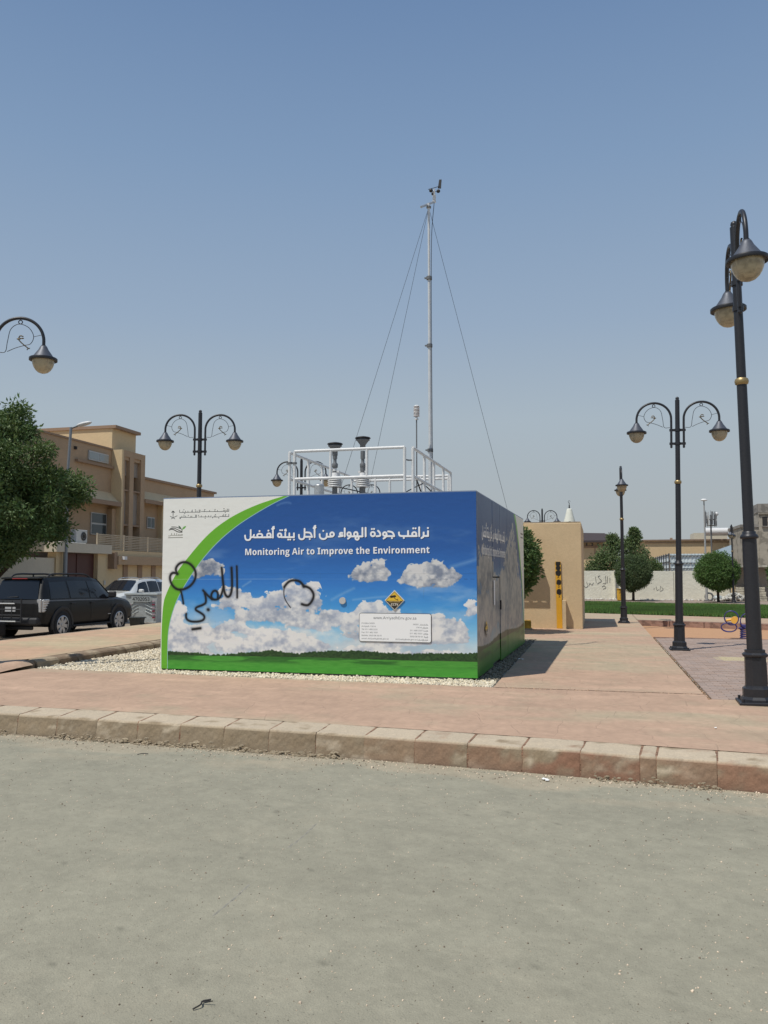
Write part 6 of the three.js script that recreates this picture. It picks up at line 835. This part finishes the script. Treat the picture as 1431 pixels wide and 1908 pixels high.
// ------------------------------------------------------------------ far right: white wall, metal fence, houses, mast, minaret
{
  const w = thing('white_wall', 'long whitewashed wall with black scrawls beyond the lawn', 'wall', [1.0, 39.3, 0]), sl = -0.1; w.rotation.y = -YAW + 0.096;
  const bx = (name, x0, x1, y0, y1, z0, z1, m = M.whiteWall, p = w) => part(name, [box(x1 - x0, y1 - y0, z1 - z0, (x0 + x1) / 2, (y0 + y1) / 2, (z0 + z1) / 2)], m, p);
  const joints = [-6, -1.5, 1.72, 5.1, 8.86]; for (let i = 0; i < 4; i++) bx('wall_section', joints[i] + 0.012, joints[i + 1] - 0.012, -0.05, 1.69 + (i % 2) * 0.012, -0.22, 0.004 * i); bx('coping', 1.72, 1.82, 1.7, 1.73, -0.2, 0.24); bx('buttress', 1.7, 1.75, -0.05, 1.62, 0.01, 0.22);
  const r = rng(71), ink = std({ color: rgb(0.09, 0.09, 0.09), roughness: 0.9 }), sc = (pts) => part('scrawl', [tube(pts.map(([x, y]) => [x, y, 0.012]), 0.011, pts.length * 5, 4)], ink, w);
  sc([[0.9, 1.42], [0.78, 1.36], [0.86, 1.22], [0.98, 1.1], [0.84, 1.0], [0.72, 0.92]]); sc([[0.62, 1.36], [0.66, 0.98]]); sc([[1.2, 1.4], [1.2, 0.95], [1.06, 0.95]]); sc([[1.32, 1.38], [1.3, 0.96]]); sc([[0.5, 1.0], [0.4, 0.85], [0.3, 0.95], [0.22, 0.8]]); sc([[0.1, 1.05], [0.16, 0.78], [0.02, 0.72], [-0.06, 0.9]]); sc([[0.98, 0.75], [1.12, 0.82], [1.2, 0.7], [1.05, 0.62]]); sc([[-0.2, 1.05], [-0.3, 0.8], [-0.38, 1.0]]); sc([[4.1, 0.78], [4.14, 0.55], [4.24, 0.6]]); sc([[4.35, 0.8], [4.32, 0.5], [4.5, 0.62], [4.4, 0.72]]); sc([[3.95, 0.6], [4.0, 0.66]]); sc([[1.46, 1.3], [1.45, 1.0]]);
  const rub = scatter('rubble_heap', stoneGeo(15), std({ color: rgb(0.72, 0.7, 0.66), roughness: 1, map: rep(T.grain, 0.3) }), 900, () => { const t = r(), big = t < 0.6, u = big ? 9.1 + (r() + r() - 1) * 1.0 : mix(-1.5, 9, r()), v = big ? 37.9 + (r() + r() - 1) * 0.5 : 39.15 - 0.1 * u - 0.12 * r() + 0.05, d = Math.abs(u - 9.1), s = 0.03 + 0.09 * r() * r(); return { p: W(u, v, big ? Math.max(0, 0.5 - 0.5 * d) * r() : s * 0.4), s: big ? s : s * 0.8, rot: [r() * 7, r() * 7, r() * 7] }; }, () => { const k = 0.75 + 0.3 * r(); return [k, k, k * 0.97]; }); tag(rub, 'broken white rubble along the foot of the white wall', 'rubble', null, 'stuff');
}
{
  const p = thing('stone_steps', 'pile of pale stacked slabs at the right end of the white wall', 'steps', [9.75, 38.2, 0]); for (let i = 0; i < 6; i++) part('slab', [rbox(1.5, 0.11, 0.5, 0.012, 0.3 + (i % 2) * 0.04, 0.06 + i * 0.13, -i * 0.16)], std({ color: rgb(0.55, 0.5, 0.4), map: rep(T.blot, 0.8) }), p); part('jamb', [box(0.16, 1.9, 0.3, -0.52, 0.95, -1.0)], M.villaLight, p); part('canopy', [box(2.6, 0.1, 1.2, 0.6, 1.95, -0.9)], std({ color: rgb(0.6, 0.57, 0.48), map: rep(T.blot, 1) }), p); part('back_wall', [box(2.4, 1.9, 0.1, 0.7, 0.94, -1.5)], M.villaGrey, p);
  const f = thing('metal_fence', 'white corrugated metal fence with dark frame behind the white wall', 'fence', [6.33, 45, 0]); const H = 2.86, fr = std({ color: rgb(0.06, 0.065, 0.075), roughness: 0.6 });
  const corr = (L) => { const n = Math.round(L / 0.05), sh = []; for (let i = 0; i <= n; i++) sh.push([i * 0.05, i % 4 < 2 ? 0.0 : 0.025]); for (let i = n; i >= 0; i--) sh.push([i * 0.05, (i % 4 < 2 ? 0 : 0.025) - 0.012]); return extrude(sh, H - 0.1).rotateX(-Math.PI / 2); };
  for (let k = 0; k < 3; k++) part('sheet', [corr(1.25).translate(k * 1.26, 0.06, 0)], M.corr, f); part('rail', [box(3.8, 0.06, 0.05, 1.9, 2.68, 0.05)], fr, f); part('rail', [box(3.8, 0.05, 0.05, 1.9, 2.22, 0.05)], fr, f); part('rail', [box(3.8, 0.05, 0.05, 1.9, 1.86, 0.05)], fr, f); part('post', [box(0.07, H, 0.07, -0.06, H / 2, 0.04)], fr, f);
  for (let k = 0; k < 7; k++) { part('sheet', [corr(1.95).rotateY(Math.PI / 2).translate(-0.03, 0.06, -k * 2.0)], M.corr, f); part('post', [box(0.06, H, 0.06, -0.09, H / 2, -2 - k * 2)], fr, f); } for (const yy of [2.76, 2.3, 1.86]) part('rail', [box(0.05, 0.06, 14, -0.085, yy, -7)], fr, f);
  const g = thing('metal_fence', 'taller blue-white metal fence panel with a sloping top edge', 'fence', [9.0, 44.7, 0]); part('panel', [extrude([[0, 0], [1.02, 0], [1.02, 3.35], [0, 2.98]], 0.03)], std({ color: rgb(0.52, 0.66, 0.76), roughness: 0.5, map: rep(T.plaster, 2) }), g); part('post', [box(0.06, 3.3, 0.06, 1.08, 1.65, 0.0)], std({ color: rgb(0.16, 0.08, 0.05) }), g);
}
{
  const b = thing('tan_house', 'long low tan house with brown cornice behind the metal fence', 'building', [4.85, 62, 0]), k = 1.03, bx = (name, x0, x1, y0, y1, z0, z1, m = M.beige, p = b) => part(name, [box(x1 - x0, y1 - y0, z1 - z0, (x0 + x1) / 2, (y0 + y1) / 2, (z0 + z1) / 2)], m, p);
  part('wall', [extrude([[0, -0.1], [8.5, -0.1], [8.5, 4.3], [0.75, 4.3], [0, 3.95]], 6).translate(0, 0, -6)], M.beige, b); part('cornice', [extrude([[0.7, 4.3], [8.6, 4.3], [8.6, 4.42], [0.68, 4.42], [-0.2, 4.0], [-0.16, 3.9]], 6.3).translate(0, 0, -6.1)], std({ color: rgb(0.26, 0.18, 0.13), map: rep(T.plaster, 2) }), b); bx('moulding', 0.9, 8.4, 4.12, 4.18, 0.002, 0.06, M.villaTrim); bx('wall_lamp', 0.75, 1.1, 3.4, 3.7, 0.002, 0.1, M.villaTrim); bx('window', 2.5, 3.0, 2.55, 2.7, 0.002, 0.03, M.dark); bx('pipe', 8.3, 8.36, 1.5, 4.0, 0.002, 0.06, M.dark); bx('wall_lamp', 8.1, 8.3, 3.5, 3.75, 0.002, 0.1, M.villaTrim);
  bx('roof_room', 4.95, 7.6, 4.42, 5.0, -4, -1, std({ color: rgb(0.66, 0.62, 0.5), map: rep(T.plaster, 2) })); part('water_tank', [move(new THREE.CylinderGeometry(0.32, 0.32, 1.85, 20, 1), 6.75, 5.1, -1.2, 0, 0, Math.PI / 2)], M.white, b); bx('roof_bump', 3.0, 3.2, 4.43, 4.6, -1, -0.8, M.villaTrim);
  const a = thing('phone_mast', 'cluster of mobile phone antennas on a pole above the tan house', 'antenna', [10.92, 61, 0]), r = rng(81); part('pole', [cyl(0.08, 0.06, 6.4, 0, 3.2, 0, 10)], M.greyPipe, a); part('frame', [cyl(0.28, 0.34, 0.06, 0, 5.5, 0, 14), cyl(0.34, 0.34, 0.05, 0, 6.0, 0, 14)], M.greyPipe, a); for (let i = 0; i < 9; i++) { const q = i / 9 * 6.28; part('antenna', [box(0.11, 0.75 + 0.3 * r(), 0.08, 0.42 * Math.cos(q), 5.9 + 0.25 * r(), 0.42 * Math.sin(q)), rod([0.42 * Math.cos(q), 5.4, 0.42 * Math.sin(q)], [0.42 * Math.cos(q), 6.6 + 0.2 * r(), 0.42 * Math.sin(q)], 0.02, 5)], i % 3 ? M.greyPipe : M.frame, a); } part('dish', [move(new THREE.SphereGeometry(0.16, 12, 8), 0.45, 6.45, 0.1)], M.white, a);
  const t = thing('pole_lamp', 'thin grey pole with a small round white head in front of the white wall', 'street lamp', [7.66, 38.0, 0]); t.scale.setScalar(0.985); part('pole', [cyl(0.075, 0.035, 5.75, 0, 2.87, 0, 12)], std({ color: rgb(0.36, 0.36, 0.35), roughness: 0.5 }), t); part('lamp_head', [lathe([[0, 0.14], [0.1, 0.13], [0.19, 0.06], [0.17, 0.02], [0.05, 0], [0, 0]].map(([q, w]) => [q, w + 5.72]))], M.white, t); part('base', [box(0.3, 0.06, 0.3, 0, 0.025, 0)], M.greyPipe, t);
  const m = thing('junk_heap', 'small heap of pipes and grey scrap under the bright round tree', 'scrap', [8.1, 38.1, 0]); part('pipe', [new THREE.TorusGeometry(0.2, 0.05, 8, 18).translate(-0.3, 0.24, 0)], M.greyPipe, m); part('bag', [move(new THREE.SphereGeometry(0.22, 12, 8).scale(1.2, 0.8, 1), 0.15, 0.16, 0.1)], M.galv, m);
}
{
  const b = thing('grey_house', 'unfinished grey concrete house at the right edge with open windows', 'building', [12.3, 55, 0]), bx = (name, x0, x1, y0, y1, z0, z1, m, p = b) => part(name, [box(x1 - x0, y1 - y0, z1 - z0, (x0 + x1) / 2, (y0 + y1) / 2, (z0 + z1) / 2)], m, p), g = std({ color: rgb(0.42, 0.38, 0.31), map: rep(T.blot, 2), bumpMap: rep(T.lump, 1), bumpScale: 0.01 }), g2 = std({ color: rgb(0.3, 0.28, 0.25), map: rep(T.blot, 1.5) });
  bx('wall', 0, 1.2, -0.1, 5.0, -6, 0, g); bx('coping', -0.08, 1.25, 5.0, 5.22, -6.1, 0.08, g2); bx('wall', 1.2, 7, -0.1, 6.1, -6, 0.1, g); bx('parapet', 1.15, 7.1, 6.1, 6.75, -6, 0.14, g2); bx('band', 1.18, 7.05, 5.95, 6.08, 0.102, 0.22, g); for (const x of [1.45, 2.6, 3.9]) { const w = bx('window', x, x + 0.34, 5.1, 5.75, 0.06, 0.112, M.dark); bx('sill', x - 0.06, x + 0.42, 5.0, 5.07, 0.1, 0.24, g2, w); } for (const x of [0.35]) { const w = bx('window', x, x + 0.3, 3.0, 3.6, -0.05, 0.012, M.dark); bx('sill', x - 0.05, x + 0.35, 2.92, 2.98, 0.0, 0.1, g2, w); }
  const d = thing('dark_roofed_house', 'far tan house with dark tiled roof beyond the loose tree', 'building', [-3, 75, 0]); part('wall', [box(7.2, 5.0, 7, 3.0, 2.4, -3.6)], M.beige, d); part('roof', [(() => { const q = new THREE.BufferGeometry(), v = [[-1.2, 4.88, 0.6], [7.0, 4.88, 0.6], [7.0, 4.88, -7.6], [-1.2, 4.88, -7.6], [2.0, 5.85, -2.2], [5.6, 5.75, -2.2]]; q.setAttribute('position', new THREE.Float32BufferAttribute([[0, 1, 5], [0, 5, 4], [1, 2, 5], [2, 3, 4], [2, 4, 5], [3, 0, 4]].flat().flatMap((i) => v[i]), 3)); q.computeVertexNormals(); return q; })()], M.roofTile, d); part('eave_board', [box(8.2, 0.2, 0.1, 2.9, 4.8, 0.55)], M.roofTile, d); for (let i = 0; i < 14; i++) part('bracket', [box(0.14, 0.26, 0.2, -0.6 + i * 0.55, 4.5, 0.2)], M.roofTile, d); part('frieze', [box(7.2, 0.3, 0.04, 3.0, 4.3, -0.08)], M.villaTrim, d); part('downpipe', [box(0.08, 4, 0.08, 4.6, 2.3, -0.04)], M.villaTrim, d); for (const x of [4.9, 5.6]) part('window', [box(0.5, 0.9, 0.03, x, 3.2, -0.09)], M.dark, d);
  const mi = thing('minaret', 'top of a white minaret with a dark finial above the tan block', 'minaret', [-0.87, 75, 0]); part('shaft', [cyl(0.62, 0.56, 6.6, 0, 3.3, 0, 20)], std({ color: rgb(0.72, 0.72, 0.64), map: rep(T.plaster, 1) }), mi); part('cone', [lathe([[0.6, 6.55], [0.58, 6.9], [0.42, 7.45], [0.27, 8.1], [0.22, 8.2], [0, 8.22]], 18)], std({ color: rgb(0.74, 0.75, 0.66), map: rep(T.plaster, 1) }), mi); part('opening', [box(0.2, 0.22, 0.05, 0.05, 6.75, 0.58)], M.dark, mi); part('finial', [rod([0, 8.15, 0], [0, 8.8, 0], 0.035, 6), move(new THREE.SphereGeometry(0.09, 10, 8), 0, 8.36, 0), move(new THREE.SphereGeometry(0.07, 10, 8), 0, 8.52, 0), new THREE.TorusGeometry(0.1, 0.02, 6, 14, 4.8).translate(0, 8.92, 0)], M.dark, mi);
}
renderer.render(scene, camera);
